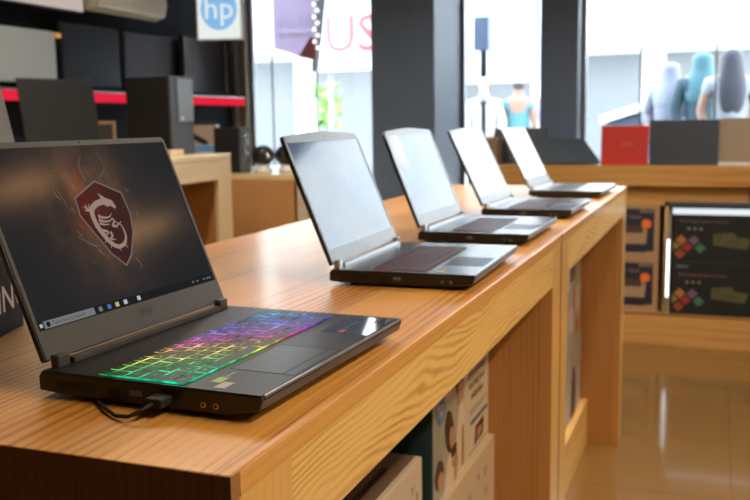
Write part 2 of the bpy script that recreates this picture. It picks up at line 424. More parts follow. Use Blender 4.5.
def laptop(center, rot, tilt, w, d, lh, h, label, glow, kind='near', top='flat', lidmat=BLACK, bezel=BEZEL, deck=DECK, screenmat=None,
           kb=(.0675,.171,-.003,.323), pad=(.180,.252,.065,.170), act=(.008,.333,.039,.240), bot_slope=True, group='open laptops on the pine display tables'):
    r = empty('laptop', (center[0], center[1], T), rot, label, 'laptop', group)
    X = lambda s: s-d/2
    Y = lambda t: t-w/2
    e = .0075
    # base: side profile extruded along the width
    prof = [(X(-.004),.007),(X(-.004),h-.005),(X(0),h),(X(d),h),(X(d)+.001,h-.004),(X(d)-.003,h-.0145),(X(d*.86),.005),(X(.02),.005)]
    b = MB().prism(prof, 'y', Y(-e), Y(w+.002)).build('base', BLACK, r, bevel=.0016)
    MB().box(X(.001), X(d-.001), Y(-e+.001), Y(w+.001), h, h+.0006).build('deck_plate', deck, r, bevel=.0005)
    MB().box(X(d)-.0005, X(d)+.0012, Y(-.002), Y(w), h-.0022, h+.0004).build('front_trim', SILVER if kind != 'plain' else deck, b)
    for s_, t_ in ((.03,.03),(.03,w-.03),(d-.05,.03),(d-.05,w-.03)):
        MB().cyl((X(s_),Y(t_),0),(X(s_),Y(t_),.007),.008,n=14).build('rubber_foot', RUBBER, b)
    # ports on the near side
    if kind != 'plain':
        p = MB()
        for k in range(9): p.box(X(.020+k*.0055), X(.0235+k*.0055), Y(-e-.0004), Y(-e+.004), .0115, .020)
        p.build('vent', RUBBER, b)
        p = MB().box(X(.083), X(.098), Y(-e-.0004), Y(-e+.004), .009, .0185)
        p.build('network_port', RUBBER, b)
        p = MB().box(X(.110), X(.124), Y(-e-.0005), Y(-e+.004), .013, .0185)
        p.build('video_port', GREYP, b)
        for s_ in (.194, .208):
            q = MB().lathe([(.0016,-.0004),(.0030,-.0004),(.0030,-.0009),(.0016,-.0009)], n=20, axis='y', c=(X(s_), Y(-e), .0128)).build('audio_jack', GOLD if kind == 'near' else GREYP, b)
            MB().cyl((X(s_), Y(-e)+.001, .0128), (X(s_), Y(-e)-.0011, .0128), .0016, n=14).build('jack_hole', RUBBER, b)
    # hinge
    hb = MB().box(X(.0005), X(.011), Y(.030), Y(w-.030), h, h+.0065)
    hb.build('hinge_bar', HINGE if kind == 'near' else SILVER, r, bevel=.0012)
    for a in (.008, w-.026):
        MB().box(X(-.002), X(.009), Y(a), Y(a+.018), h-.001, h+.013).build('hinge', HINGE if kind == 'near' else SILVER, r, bevel=.002)
    # keyboard
    s0, s1, t0, t1 = kb
    kbp = MB().box(X(s0+.002), X(s1-.002), Y(t0+.002), Y(t1-.002), h+.0004, h+.0009).build('keyboard', glow, r)
    rows = key_rows(); ph = [.118] + [.1764]*5; s = s0; tot = s1-s0
    for row, fr in zip(rows, ph):
        pl = tot*fr; t = t0; U = (t1-t0)/sum(q[1] for q in row)
        for g_, u in row:
            wd = u*U
            o = bpy.data.objects.new('key', key_mesh(wd-.0018, pl-.0020, g_, glow, kind)); C.objects.link(o)
            o.parent = kbp; o.location = (X(s+pl/2), Y(t+wd/2), h+.0011); t += wd
        s += pl
    # touchpad
    a0, a1, b0, b1 = pad
    tp = MB().box(X(a0), X(a1), Y(b0), Y(b1), h+.0005, h+.0008).build('touchpad', PAD, r)
    q = MB(); k = .0007
    for bx in ((a0-k,a0,b0-k,b1+k),(a1,a1+k,b0-k,b1+k),(a0,a1,b0-k,b0),(a0,a1,b1,b1+k)): q.box(X(bx[0]),X(bx[1]),Y(bx[2]),Y(bx[3]),h+.0004,h+.0009)
    q.box(X(a1-.013), X(a1-.0124), Y(b0), Y(b1), h+.0007, h+.0010)
    q.build('touchpad_edge', RUBBER, tp)
    # lid, in its own tilted frame (x = out of the screen, y = width, z = up the lid)
    v0 = .0075; c = .006
    if top == 'flat': out = [(0,v0+.002),(.002,v0),(w-.002,v0),(w,v0+.002),(w,lh-c*.6),(w-c,lh),(c,lh),(0,lh-c*.6)]
    elif top == 'peak': out = [(0,v0+.002),(.002,v0),(w-.002,v0),(w,v0+.002),(w+.001,lh*.74),(w-.003,lh*.78),(w-.004,lh-.012),(w-.012,lh-.003),(w*.60,lh+.004),(w*.40,lh+.004),(.012,lh-.003),(.004,lh-.012),(.003,lh*.78),(-.001,lh*.74)]
    else: out = [(0,v0+.002),(.002,v0),(w-.002,v0),(w,v0+.002),(w,lh-.012),(w-.004,lh-.003),(w*.62,lh+.004),(w*.38,lh+.004),(.004,lh-.003),(0,lh-.012)]
    lid = MB().prism(out, 'x', -.0065, 0).build('lid', lidmat, r, loc=(X(.002), Y(0), h), rot=(0,-tilt,0), bevel=.0012)
    A0, A1, V0, V1 = act
    # bezel as a ring following the outline
    bm = bmesh.new()
    ins = [(min(max(p,.0015),w-.0015), q-.0012 if q > lh/2 else q+.001) for p, q in out]
    inner = [(A0,V0),(A1,V0),(A1,V1),(A0,V1)]
    for xx in (0.0, .0013):
        pass
    ov = [bm.verts.new((.0013,p,q)) for p, q in ins]; iv = [bm.verts.new((.0013,p,q)) for p, q in inner]
    es = [bm.edges.new((ov[i],ov[(i+1)%len(ov)])) for i in range(len(ov))]+[bm.edges.new((iv[i],iv[(i+1)%4])) for i in range(4)]
    bmesh.ops.triangle_fill(bm, use_beauty=True, use_dissolve=False, edges=es)
    inside = [f for f in bm.faces if A0+.001 < f.calc_center_median().y < A1-.001 and V0+.001 < f.calc_center_median().z < V1-.001 and all(v in iv for v in f.verts)]
    for f in inside: bm.faces.remove(f)
    ex = bmesh.ops.extrude_face_region(bm, geom=list(bm.faces))
    for v in [g_ for g_ in ex['geom'] if isinstance(g_, bmesh.types.BMVert)]: v.co.x = 0.0
    bmesh.ops.recalc_face_normals(bm, faces=bm.faces)
    me = bpy.data.meshes.new('bezel'); bm.to_mesh(me); bm.free(); me.materials.append(bezel)
    bz = bpy.data.objects.new('bezel', me); C.objects.link(bz); bz.parent = lid
    MB().box(0, .0004, A0, A1, V0, V1).build('screen', screenmat, lid)
    MB().cyl((.0012, w*.5, (lh+V1)/2), (.0016, w*.5, (lh+V1)/2), .0016, n=14).build('webcam', RUBBER, lid)
    return r, lid

def screen_mat(name, f, rough=.22, spec=.5):
    m, t, b = nt(name); g = N(t); tc = g.n('ShaderNodeTexCoord'); sp = g.n('ShaderNodeSeparateXYZ')
    t.links.new(tc.outputs['Object'], sp.inputs[0])
    b.inputs['Base Color'].default_value = (.008,.008,.01,1); b.inputs['Roughness'].default_value = rough
    b.inputs['Specular IOR Level'].default_value = spec
    col = f(g, t, tc, sp); t.links.new(col, b.inputs['Emission Color']); b.inputs['Emission Strength'].default_value = 1.0
    return m
def glow_spot(g, sp, cu, cv, ru, rv, k=1.0):
    a = g.m('POWER', g.m('DIVIDE', g.m('SUBTRACT', sp.outputs[1], cu), ru), 2.0)
    b = g.m('POWER', g.m('DIVIDE', g.m('SUBTRACT', sp.outputs[2], cv), rv), 2.0)
    return g.m('MULTIPLY', g.m('EXPONENT', g.m('MULTIPLY', g.m('ADD', a, b), -1.0)), k)
def scr1(g, t, tc, sp):
    n = g.noise(tc.outputs['Object'], 22, 5, .65); n2 = g.noise(tc.outputs['Object'], 9, 3)
    base = g.mix(n2, (.006,.008,.010), (.016,.017,.019))
    s1 = g.m('MULTIPLY', glow_spot(g, sp, .158, .170, .062, .075, 1.0), g.m('POWER', g.m('MULTIPLY', n, 1.6), 2.5))
    c = g.mix(g.m('MINIMUM', s1, 1.0), base, (.12,.062,.036))
    s2 = g.m('MULTIPLY', glow_spot(g, sp, .138, .192, .018, .022, 1.0), n)
    c = g.mix(g.m('MINIMUM', s2, 1.0), c, (.26,.07,.02))
    s3 = g.m('MULTIPLY', glow_spot(g, sp, .128, .140, .014, .02, 1.0), g.m('POWER', n, 1.5))
    c = g.mix(g.m('MINIMUM', s3, 1.0), c, (.22,.045,.015))
    return c
SCR1 = screen_mat('dark_wallpaper_screen', scr1, .13, .28)
def scr_blue(a, b, hot=None):
    def f(g, t, tc, sp):
        n = g.noise(tc.outputs['Object'], 7, 3)
        c = g.mix(n, a, b)
        if hot:
            s = g.m('MULTIPLY', glow_spot(g, sp, hot[0], hot[1], hot[2], hot[3]), g.noise(tc.outputs['Object'], 40, 3))
            c = g.mix(g.m('MINIMUM', s, 1.0), c, hot[4])
        return c
    return f
SCR2 = screen_mat('dim_blue_screen', scr_blue((.05,.07,.11), (.08,.10,.15)), .10, .28)
SCR3 = screen_mat('pale_blue_screen', scr_blue((.10,.14,.20), (.16,.2,.28), (.06,.20,.03,.04,(.8,.4,.25))), .07, .16)
SCR4 = screen_mat('bright_blue_screen', scr_blue((.25,.32,.4), (.35,.42,.5)), .10, .25)
SCR5 = screen_mat('white_screen', scr_blue((.6,.66,.7), (.7,.75,.8)), .12, .8)

L1rot, tilt1 = -.0386, .3837
c1 = (-.1543, .2979)
rt = empty('laptop_light_anchor', (0,0,0)); bpy.data.objects.remove(rt)
# the near laptop; its glow material needs the finished empty, so a placeholder is swapped in
PLACE = emit('rainbow_placeholder', (1,1,1), 1)
L1, lid1 = laptop(c1, L1rot, tilt1, .341, .257, .2483, .027,
    'nearest black gaming laptop, rainbow-lit keys and a dragon shield on its dark screen', PLACE, 'near', 'flat', screenmat=SCR1,
    act=(.0065,.335,.039,.2405))
RG = rgb_glow(L1)
for o in list(C.objects):
    if o.type == 'MESH':
        for i, m in enumerate(o.data.materials):
            if m == PLACE: o.data.materials[i] = RG

# what is shown on the near screen
def flat_poly(name, pts, m, x=.0006, th=.0001, par=lid1):
    return MB().prism(pts, 'x', x, x+th).build(name, m, par)
def stroke(mb, pts, w0, w1=None, x=.0009, th=.0001):
    """tapering ribbon through 2-D points on the screen"""
    w1 = w0 if w1 is None else w1
    P = [Vector(p) for p in pts]
    Q = []
    for i in range(len(P)-1):                                  # Catmull-Rom
        a = P[max(i-1,0)]; b = P[i]; c = P[i+1]; d_ = P[min(i+2,len(P)-1)]
        for k in range(6):
            s = k/6; Q.append(.5*((2*b)+(c-a)*s+(2*a-5*b+4*c-d_)*s*s+(3*b-a-3*c+d_)*s**3))
    Q.append(P[-1]); n = len(Q); A = []; B = []
    for i, q in enumerate(Q):
        t = (Q[min(i+1,n-1)]-Q[max(i-1,0)]).normalized(); nn = Vector((-t.y, t.x)); w = (w0+(w1-w0)*i/(n-1))/2
        A.append(q+nn*w); B.append(q-nn*w)
    for i in range(n-1):
        vs = [mb.bm.verts.new((x, p.x, p.y)) for p in (A[i], A[i+1], B[i+1], B[i])]
        mb.bm.faces.new(vs)
    return mb
shield = [(.1721,.1945),(.2123,.1765),(.2148,.1497),(.2073,.125),(.1892,.098),(.1735,.0862),(.1561,.103),(.140,.1314),(.1275,.1548),(.1295,.1764)]
def shield_mat():
    m, t, b = nt('glowing_dark_red_shield'); t.nodes.remove(b); g = N(t)
    tc = g.n('ShaderNodeTexCoord'); n = g.noise(tc.outputs['Object'], 55, 4)
    sp = g.n('ShaderNodeSeparateXYZ'); t.links.new(tc.outputs['Object'], sp.inputs[0])
    s = glow_spot(g, sp, .150, .165, .028, .028)
    c = g.mix(n, (.022,.010,.010), (.065,.024,.020)); c = g.mix(g.m('MINIMUM', g.m('MULTIPLY', s, g.m('MULTIPLY', n, 1.1)), 1.0), c, (.12,.018,.013))
    e = g.n('ShaderNodeEmission'); t.links.new(c, e.inputs[0]); t.links.new(e.outputs[0], t.nodes['Material Output'].inputs[0]); return m
flat_poly('shield_emblem', shield, shield_mat())
o_ = MB(); sh = shield+[shield[0]]
for a, b2 in zip(sh, sh[1:]): stroke(o_, [a, b2], .0021, x=.0008)
o_.build('shield_outline', emit('steel_outline', (.15,.12,.10), 1), lid1)
dr = MB()
for tri in ([(.169,.1799),(.1789,.1725),(.1735,.1695)], [(.1789,.1728),(.1902,.1681),(.1932,.1595),(.1897,.1573),(.1839,.1620),(.1786,.1609),(.1732,.1639),(.1661,.1664),(.1698,.1723)]):
    dr.bm.faces.new([dr.bm.verts.new((.0011, p, q)) for p, q in tri])
body = [(.1753,.1680),(.162,.1666),(.1503,.1604),(.1474,.1506),(.1493,.1383),(.1545,.1267),(.1616,.1164),(.1713,.1106),(.184,.1129),(.1908,.1208),(.1917,.1291),(.1897,.1364),(.1811,.1416)]
stroke(dr, body[:6], .0075, .0072, x=.0010); stroke(dr, body[5:], .0072, .0008, x=.0010)
for pts, a, b2 in (([(.1564,.1517),(.1649,.1483),(.1748,.1485),(.181,.1524)],.0042,.0006), ([(.155,.147),(.1635,.1436),(.174,.1436),(.179,.1465)],.0040,.0006), ([(.1540,.1425),(.1625,.1396),(.1706,.1395)],.0036,.0006),
                   ([(.142,.1669),(.144,.1602),(.152,.1562)],.0016,.0045), ([(.1374,.1601),(.1447,.1594)],.0008,.003), ([(.148,.1679),(.1465,.1608)],.0008,.003), ([(.137,.1650),(.1440,.1610)],.0008,.0028),
                   ([(.1778,.1462),(.1811,.1416),(.1761,.1388),(.1826,.1356)],.003,.001), ([(.1924,.1403),(.1804,.1358),(.174,.1375)],.0009,.0035), ([(.182,.133),(.178,.1375)],.0008,.0028),
                   ([(.1540,.1333),(.1634,.1305),(.1577,.1263)],.004,.001), ([(.1667,.1301),(.168,.125),(.1632,.1215),(.1715,.1196)],.004,.0012), ([(.1578,.1222),(.1511,.1183)],.003,.0008), ([(.170,.1105),(.1745,.1050)],.003,.0006), ([(.184,.1125),(.187,.1070)],.003,.0006), ([(.163,.1165),(.158,.1105)],.003,.0006)):
    stroke(dr, pts, a, b2, x=.0010)
dr.build('dragon_emblem', emit('pale_dragon', (.27,.20,.155), 1), lid1)
wi = MB()
for pts, a, b2 in (([(.1061,.1902),(.1131,.1681),(.1189,.1557)],.0022,.0006), ([(.1317,.2101),(.1372,.1978),(.1416,.1874)],.0045,.0015), ([(.1656,.2286),(.1547,.2128),(.1584,.1963)],.0012,.003),
                   ([(.1975,.2294),(.1992,.2104),(.1841,.1987)],.001,.0016), ([(.1139,.1386),(.1208,.124),(.1357,.1148)],.0025,.001), ([(.1117,.1291),(.1373,.1157)],.001,.002), ([(.119,.205),(.128,.190),(.135,.178)],.0035,.001)):
    stroke(wi, pts, a, b2, x=.0007)
wi.build('smoke_streaks', emit('smoke_grey', (.085,.075,.065), 1), lid1)
si = MB()
for pts in ([(.0999,.188),(.1019,.1797)], [(.103,.182),(.106,.175)], [(.2266,.1765),(.221,.1834)], [(.1354,.112),(.1461,.1004)], [(.1955,.0929),(.2005,.0795)], [(.118,.166),(.122,.158)], [(.23,.15),(.225,.143)]): stroke(si, pts, .0010, .0003, x=.0008)
for k in range(34):
    a = random.gauss(.150,.035); b2 = random.gauss(.150,.035); s_ = random.uniform(.0004,.0010)
    if .09 < a < .25 and .07 < b2 < .23: stroke(si, [(a,b2),(a+s_*1.5,b2-s_)], s_, s_*.6, x=.0008)
si.build('sparks', emit('orange_spark', (.30,.13,.06), 1), lid1)
MB().box(.0005,.0007,.0070,.3345,.0395,.0492).build('taskbar', emit('taskbar_black', (.012,.013,.015), 1), lid1)
MB().box(.0007,.0009,.0155,.0940,.0402,.0485).build('search_box', emit('search_box_grey', (.16,.16,.17), 1), lid1)
MB().lathe([(.0020,0),(.0029,0),(.0029,.0002),(.0020,.0002)], n=16, axis='x', c=(.0009,.0215,.0444)).build('search_icon', emit('icon_black', (.01,.01,.01), 1), lid1)
text('search_hint', 'Type here to search', .0062, emit('hint_grey', (.05,.05,.05), 1), lid1, frame_x(.00095, .053, .0443))
ic = MB()
for a, b2, s_ in ((.0095,.0445,.0018),(.012,.0445,.0012)): ic.box(.0008,.0009,a,a+s_,b2-.002,b2+.002)
ic.build('start_icon', emit('icon_white', (.5,.5,.52), 1), lid1)
for a, c_ in ((.101,(.16,.16,.17)),(.116,(.05,.14,.38)),(.130,(.5,.42,.15)),(.145,(.42,.44,.46)),(.170,(.42,.44,.46))):
    MB().box(.0008,.0009,a,a+.006,.0418,.0470).build('taskbar_icon', emit('icon_%d' % int(a*1000), c_, 1), lid1)
for a in (.285,.295,.310,.318,.324): MB().box(.0008,.0009,a,a+.0035,.0435,.0455).build('tray_icon', emit('tray_%d' % int(a*1000), (.2,.2,.2), 1), lid1)
text('bezel_logo', 'msi', .019, mat('embossed_logo', (.035,.033,.032), .3), lid1, frame_x(.00150, .1755, .0275), bold=.0004)
# stickers and label on the near laptop's palm rest
hX = lambda s: s-.257/2
hY = lambda t: t-.341/2
MB().box(hX(.1865), hX(.197), hY(.017), hY(.034), .0277, .0279).build('sticker', mat('green_sticker', (.30,.46,.04), .4), L1)
MB().box(hX(.200), hX(.211), hY(.002), hY(.021), .0277, .0279).build('sticker', mat('beige_chip_sticker', (.42,.32,.24), .4), L1)
MB().box(hX(.1985), hX(.2125), hY(.0005), hY(.0225), .0276, .0278).build('sticker', mat('blue_sticker_edge', (.08,.10,.25), .4), L1)
MB().box(hX(.1905), hX(.1925), hY(.039), hY(.054), .0277, .0279).build('sticker', mat('dull_green_line', (.24,.26,.09), .4), L1)
MB().box(hX(.187), hX(.197), hY(.0355), hY(.0385), .0277, .0279).build('sticker', mat('brown_sticker', (.22,.17,.12), .4), L1)
lb = MB().box(hX(.192), hX(.2535), hY(.243), hY(.334), .0276, .02775).build('feature_label', mat('clear_glossy_label', (.055,.058,.06), .08, coat=1.0, coat_r=.03), L1)
RZ = lambda x, y, z: Matrix.Translation((x,y,z)) @ Matrix(((0,-1,0,0),(1,0,0,0),(0,0,1,0),(0,0,0,1)))
MB().box(hX(.212), hX(.219), hY(.2495), hY(.262), .02776, .0279).build('label_mark', mat('red_mark', (.45,.05,.04), .4), lb)
t_ = text('label_print', 'msi   G SERIES', .0065, DIMPR, lb, RZ(hX(.214), hY(.287), .0279))
text('label_print', 'GAMING', .006, DIMPR, lb, RZ(hX(.235), hY(.315), .0279))

L2, lid2 = laptop((-.141,.9909), .0248, .3861, .359, .248, .246, .026, 'second open laptop from the camera, red-lit keys, at the far end of the nearest table', RED_GLOW, 'mid', 'mid', screenmat=SCR2, deck=DECK2, bezel=BEZEL2,
    kb=(.066,.162,.012,.300), pad=(.173,.240,.085,.183), act=(.008,.353,.034,.2300))
text('bezel_logo', 'msi', .016, mat('bezel_print', (.25,.26,.28), .4), lid2, frame_x(.0015, .185, .021), bold=.0003)
MB().box(-.005-.01, .035, .07, .13, .0267, .0269).build('sticker', mat('black_red_sticker', (.10,.02,.02), .3), L2)
MB().box(.055, .066, -.165, -.145, .0267, .0269).build('sticker', mat('green_gold_sticker', (.35,.33,.06), .4), L2)
L3, lid3 = laptop((-.1567,1.5383), -.0024, .3832, .359, .248, .246, .026, 'third open laptop from the camera, bright bluish screen with an orange smudge, notched lid edges', RED_GLOW, 'far', 'peak', screenmat=SCR3, deck=DECK2, bezel=BEZEL2,
    kb=(.066,.162,.012,.300), pad=(.173,.240,.085,.183), act=(.012,.347,.036,.2330))
MB().box(.0013,.0018,.170,.182,.2365,.2410).build('lid_sticker', mat('blue_round_sticker', (.06,.16,.6), .4), lid3)
L4, lid4 = laptop((-.1474,2.0968), -.0138, .4444, .359, .248, .246, .026, 'fourth open laptop from the camera, washed-out white screen, grey lid rim', RED_GLOW, 'far', 'mid', screenmat=SCR4, deck=DECK2, bezel=BEZEL2,
    kb=(.066,.162,.012,.300), pad=(.173,.240,.085,.183), act=(.010,.349,.036,.2300))
L5, lid5 = laptop((-.1458,2.7847), -.0329, .468, .359, .248, .246, .026, 'farthest open laptop on the tables, slim with a blank white screen and grey lower bezel', WHITE_GLOW, 'plain', 'flat', lidmat=GREYP, bezel=GREYP, deck=SILVER, screenmat=SCR5,
    kb=(.060,.150,.030,.330), pad=(.165,.235,.12,.24), act=(.006,.353,.045,.2420))

# power cable of the near laptop
ca = empty('charging_cable', (-.15,.11,T), 0, 'black cable plugged into the near side of the rainbow-keyed laptop, drooping on the wood', 'cable')
R1 = Matrix.Rotation(L1rot, 4, 'Z')
def on1(s, t, z):
    v = R1 @ Vector((hX(s), hY(t), z)); return (c1[0]+v.x+.15, c1[1]+v.y-.11, z)
q0 = on1(.150,-.0065,.0145); q1 = on1(.150,-.026,.0145)
pm = MB().box(-.010,.010,-.010,.010,-.0045,.0045).build('plug', RUBBER, ca, loc=((q0[0]+q1[0])/2,(q0[1]+q1[1])/2,.0145), rot=(0,0,L1rot), bevel=.002)
MB().tube([on1(.150,-.026,.0145), on1(.147,-.036,.012), on1(.136,-.044,.006), on1(.118,-.040,.0035), on1(.098,-.028,.0035), on1(.078,-.014,.003), on1(.062,.0,.003), on1(.050,.02,.003)], .0019, 8).build('cord', RUBBER, ca)

# ------------------------------------------------------------------ boxes under the near table
CARD = mat('white_carton', (.62,.52,.40), .55, noise=.05, nscale=15)
TEAL = mat('dark_teal_carton', (.02,.075,.09), .5)
BROWNPR = mat('brown_carton_top', (.17,.11,.075), .5)
def rects(name, par, x, items, m, th=.0008):
    b = MB()
    for y0, y1, z0, z1 in items: b.box(x, x+th, y0, y1, z0, z1)
    return b.build(name, m, par)
zb = .187
b = empty('product_box', (-.16,.30,zb), 0, 'big plain white carton with printed top under the near table, nearest the camera', 'box', 'cartons under the pine tables')
Hb = T-.357-zb                         # its top
MB().box(-.22,0,.0,.682,0,Hb).build('carton', CARD, b, bevel=.002)
MB().box(-.215,-.012,.005,.677,Hb,Hb+.001).build('printed_top', BROWNPR, b)
k = MB()
for i in range(7): k.box(-.05-.026*i,-.037-.026*i,.08+.02*(i%3),.60-.05*(i%2),Hb+.001,Hb+.0016)
k.build('top_print', mat('dark_print', (.04,.03,.025), .5), b)
FP = mat('faint_print', (.42,.33,.24), .5)
for q in ((.60,.615,.43,.445),(.62,.63,.46,.475),(.55,.56,.43,.445),(.645,.655,.44,.455)): rects('side_print', b, 0, [q], FP)
b = empty('product_box', (-.40,.60,zb), 0, 'dark teal carton standing behind the white ones under the near table', 'box', 'cartons under the pine tables')
MB().box(-.25,-.0,.0,.405,0,T-.14-zb).build('carton', TEAL, b, bevel=.001)
b = empty('product_box', (-.135,1.012,zb), 0, 'plain pale carton standing under the family photo box', 'box', 'cartons under the pine tables')
Hp = T-.475-zb
MB().box(-.40,0,0,.462,0,Hp).build('carton', mat('pale_tan_carton', (.62,.49,.34), .55), b, bevel=.002)
for q in ((.36,.385,.33,.35),(.37,.385,.28,.30),(.20,.24,.32,.335),(.30,.315,.34,.355)): rects('side_print', b, 0, [q], FP)
pb = empty('printer_box', (-.15,1.012,zb+Hp), 0, 'printer box with a photo of two people and a camera, under the near table', 'box', 'cartons under the pine tables')
Ht = T-.125-(zb+Hp); Yp = .46
MB().box(-.38,0,0,Yp,0,Ht,0).build('carton', mat('pale_printer_carton', (.66,.56,.42), .5), pb, bevel=.0015)
MB().box(-.38,.001,-.001,.006,0,Ht).build('teal_edge', TEAL, pb)
def photo_mat():
    m, t, b = nt('blurred_park_photo'); g = N(t); tc = g.n('ShaderNodeTexCoord')
    n = g.noise(tc.outputs['Object'], 14, 3)
    t.links.new(g.mix(n, (.16,.20,.17), (.55,.50,.40)), b.inputs['Base Color']); b.inputs['Roughness'].default_value = .35; return m
MB().box(0,.001,.006,.235,0,Ht).build('photo', photo_mat(), pb)
SK = mat('printed_skin', (.50,.27,.16), .4); DH = mat('printed_dark_hair', (.05,.028,.018), .4); WC = mat('printed_white_cloth', (.72,.62,.50), .4)
def disc(mb, y, z, ry, rz, x, n=20, x2=.0004, a=0):
    pts = [(y+ry*math.cos(2*PI*i/n)*math.cos(a)-rz*math.sin(2*PI*i/n)*math.sin(a), z+ry*math.cos(2*PI*i/n)*math.sin(a)+rz*math.sin(2*PI*i/n)*math.cos(a)) for i in range(n)]
    mb.prism(pts, 'x', x, x+x2); return mb
for pts, xx in (([(.16,.0),(.237,.0),(.237,.13),(.215,.165),(.190,.15),(.17,.08)],.001), ([(.075,0),(.165,0),(.165,.05),(.13,.075),(.10,.06)],.0014)):
    MB().prism(pts, 'x', xx, xx+.0004).build('photo_clothing', WC, pb)
for q in ((.192,.215,.028,.036,.0015,0),(.118,.118,.030,.048,.0019,.3),(.045,.052,.030,.030,.0019,0)):
    disc(MB(),q[0],q[1],q[2],q[3],q[4],a=q[5]).build('photo_hair', DH, pb)
for q in ((.197,.178,.018,.027,.002,0),(.134,.098,.018,.028,.0024,.3),(.158,.045,.022,.014,.0022,0),(.052,.036,.020,.020,.0024,0)):
    disc(MB(),q[0],q[1],q[2],q[3],q[4],a=q[5]).build('photo_face', SK, pb)
for pts in ([(.150,.0),(.168,.0),(.178,.045),(.160,.06)], [(.212,.01),(.226,.01),(.228,.10),(.214,.10)]):
    MB().prism(pts, 'x', .0026, .0030).build('photo_arm', SK, pb)
MB().box(.0027,.0031,.128,.168,.058,.080).build('photo_camera', DH, pb)
disc(MB(),.057,.183,.030,.032,.0012,28).build('round_logo', mat('printed_blue_logo', (.06,.17,.38), .4), pb)
text('round_logo', 'hp', .045, WC, pb, frame_x(.0019, .057, .185))
for i, tx in enumerate(['print wirelessly', 'and help your', 'child shine']):
    text('lettering', tx, .0255, mat('printed_charcoal_%d' % i, (.11,.09,.08), .5), pb, frame_x(.0006, .350, .193-.027*i), bold=.0003)
for q in ((.285,.44,.105,.1075),(.285,.40,.098,.0995),(.275,.44,-.0+.008,.0105)):
    rects('printed_line', pb, 0, [q], DIMPR)
rects('blue_line', pb, 0, [(.295,.445,.073,.081)], mat('printed_blue_bar', (.04,.09,.28), .5))
MB().prism([(.325,.018),(.405,.022),(.410,.062),(.34,.058)], 'x', 0, .0008).build('printed_picture', DH, pb)
MB().prism([(.345,.024),(.392,.030),(.388,.048),(.350,.050)], 'x', .0008, .0012).build('printed_picture', SK, pb)
b = empty('product_box', (-.155,.18,zb), 0, 'small white carton with dots, at the very bottom edge beside the big plain one', 'box', 'cartons under the pine tables')
MB().box(-.22,0,0,.11,0,T-.275-zb).build('carton', CARD, b, bevel=.002)
k = MB()
for i in range(6): disc(k, .098-.018*(i%2), T-.32-zb-.022*i, .004, .005, 0)
k.build('dots', mat('dark_print', (.04,.03,.025), .5), b)

# boxes under the second table
GREYPR = mat('pale_grey_print', (.48,.43,.38), .5, noise=.35, nscale=12)
b = empty('picture_box', (-.150,2.02,.187), 0, 'lower carton with grey photo print and dark arch shape, under the second table', 'box', 'cartons under the pine tables')
MB().box(-.36,0,0,1.04,0,.30).build('carton', GREYPR, b, bevel=.002)
h = MB(); h.prism([(.78,0),(.90,0),(.90,.12),(.87,.19),(.82,.20),(.79,.15)], 'x', 0, .001); h.build('printed_picture', mat('printed_brown_shape', (.10,.06,.04), .5), b)
b2_ = empty('picture_box', (-.152,2.04,.489), 0, 'upper carton with small white and orange picture panels, under the second table', 'box', 'cartons under the pine tables')
MB().box(-.36,0,0,1.00,0,.41).build('carton', GREYPR, b2_, bevel=.002)
WPN = mat('printed_white_panel', (.72,.66,.58), .5)
for q in ((.86,.98,.10,.20),(.60,.70,.22,.36),(.72,.78,.05,.14)): rects('printed_panel', b2_, 0, [q], WPN)
rects('printed_panel', b2_, .0002, [(.86,.95,.02,.07),(.80,.84,.12,.2)], mat('printed_orange_panel', (.55,.20,.08), .5))
rects('printed_panel', b2_, .0002, [(.70,.84,.24,.34),(.50,.58,.05,.3)], mat('printed_dark_panel', (.14,.12,.11), .5))

# ------------------------------------------------------------------ poster and acrylic plate behind the near laptop
gb = empty('poster_box', (-.462,.13,T), 0, 'dark flat box lettered GAMING in slanted white, behind the nearest laptop lid', 'box')
MB().box(-.06,0,-.16,.275,0,.108).build('carton', mat('dark_teal_box', (.014,.025,.03), .6, spec=.2), gb, bevel=.001, rot=(0,0,.325))
text('lettering', 'GAMING', .050, WHITEPR, gb, Matrix.Rotation(.325,4,'Z') @ frame_x(.0006,.188,.046), bold=.0004)
rects('white_stripe', gb, .0008, [(-.16,.20,.080,.106)], WHITEPR).rotation_euler = (0,0,.325)
def acrylic():
    m, t, b = nt('clear_acrylic'); t.nodes.remove(b); g = N(t)
    tr = g.n('ShaderNodeBsdfTransparent'); tr.inputs[0].default_value = (.80,.86,.92,1)
    gl = g.n('ShaderNodeBsdfGlossy'); gl.inputs['Roughness'].default_value = .12; gl.inputs[0].default_value = (.9,.95,1,1)
    mx = g.n('ShaderNodeMixShader'); mx.inputs[0].default_value = .5
    df = g.n('ShaderNodeBsdfDiffuse'); df.inputs[0].default_value = (.85,.92,1,1); m2 = g.n('ShaderNodeMixShader'); m2.inputs[0].default_value = .5
    t.links.new(gl.outputs[0], m2.inputs[1]); t.links.new(df.outputs[0], m2.inputs[2])
    t.links.new(tr.outputs[0], mx.inputs[1]); t.links.new(m2.outputs[0], mx.inputs[2])
    t.links.new(mx.outputs[0], t.nodes['Material Output'].inputs[0]); return m
ac = empty('acrylic_stand', (-.63,.10,T), 0, 'clear acrylic display plate leaning at the far left edge, above the nearest laptop', 'display stand')
MB().prism([(-.15,.006),(.445,.006),(.335,.43),(-.15,.43)], 'x', 0, .004).build('plate', acrylic(), ac)
MB().box(-.10,.0,-.02,.33,0,.006).build('foot', acrylic(), ac)

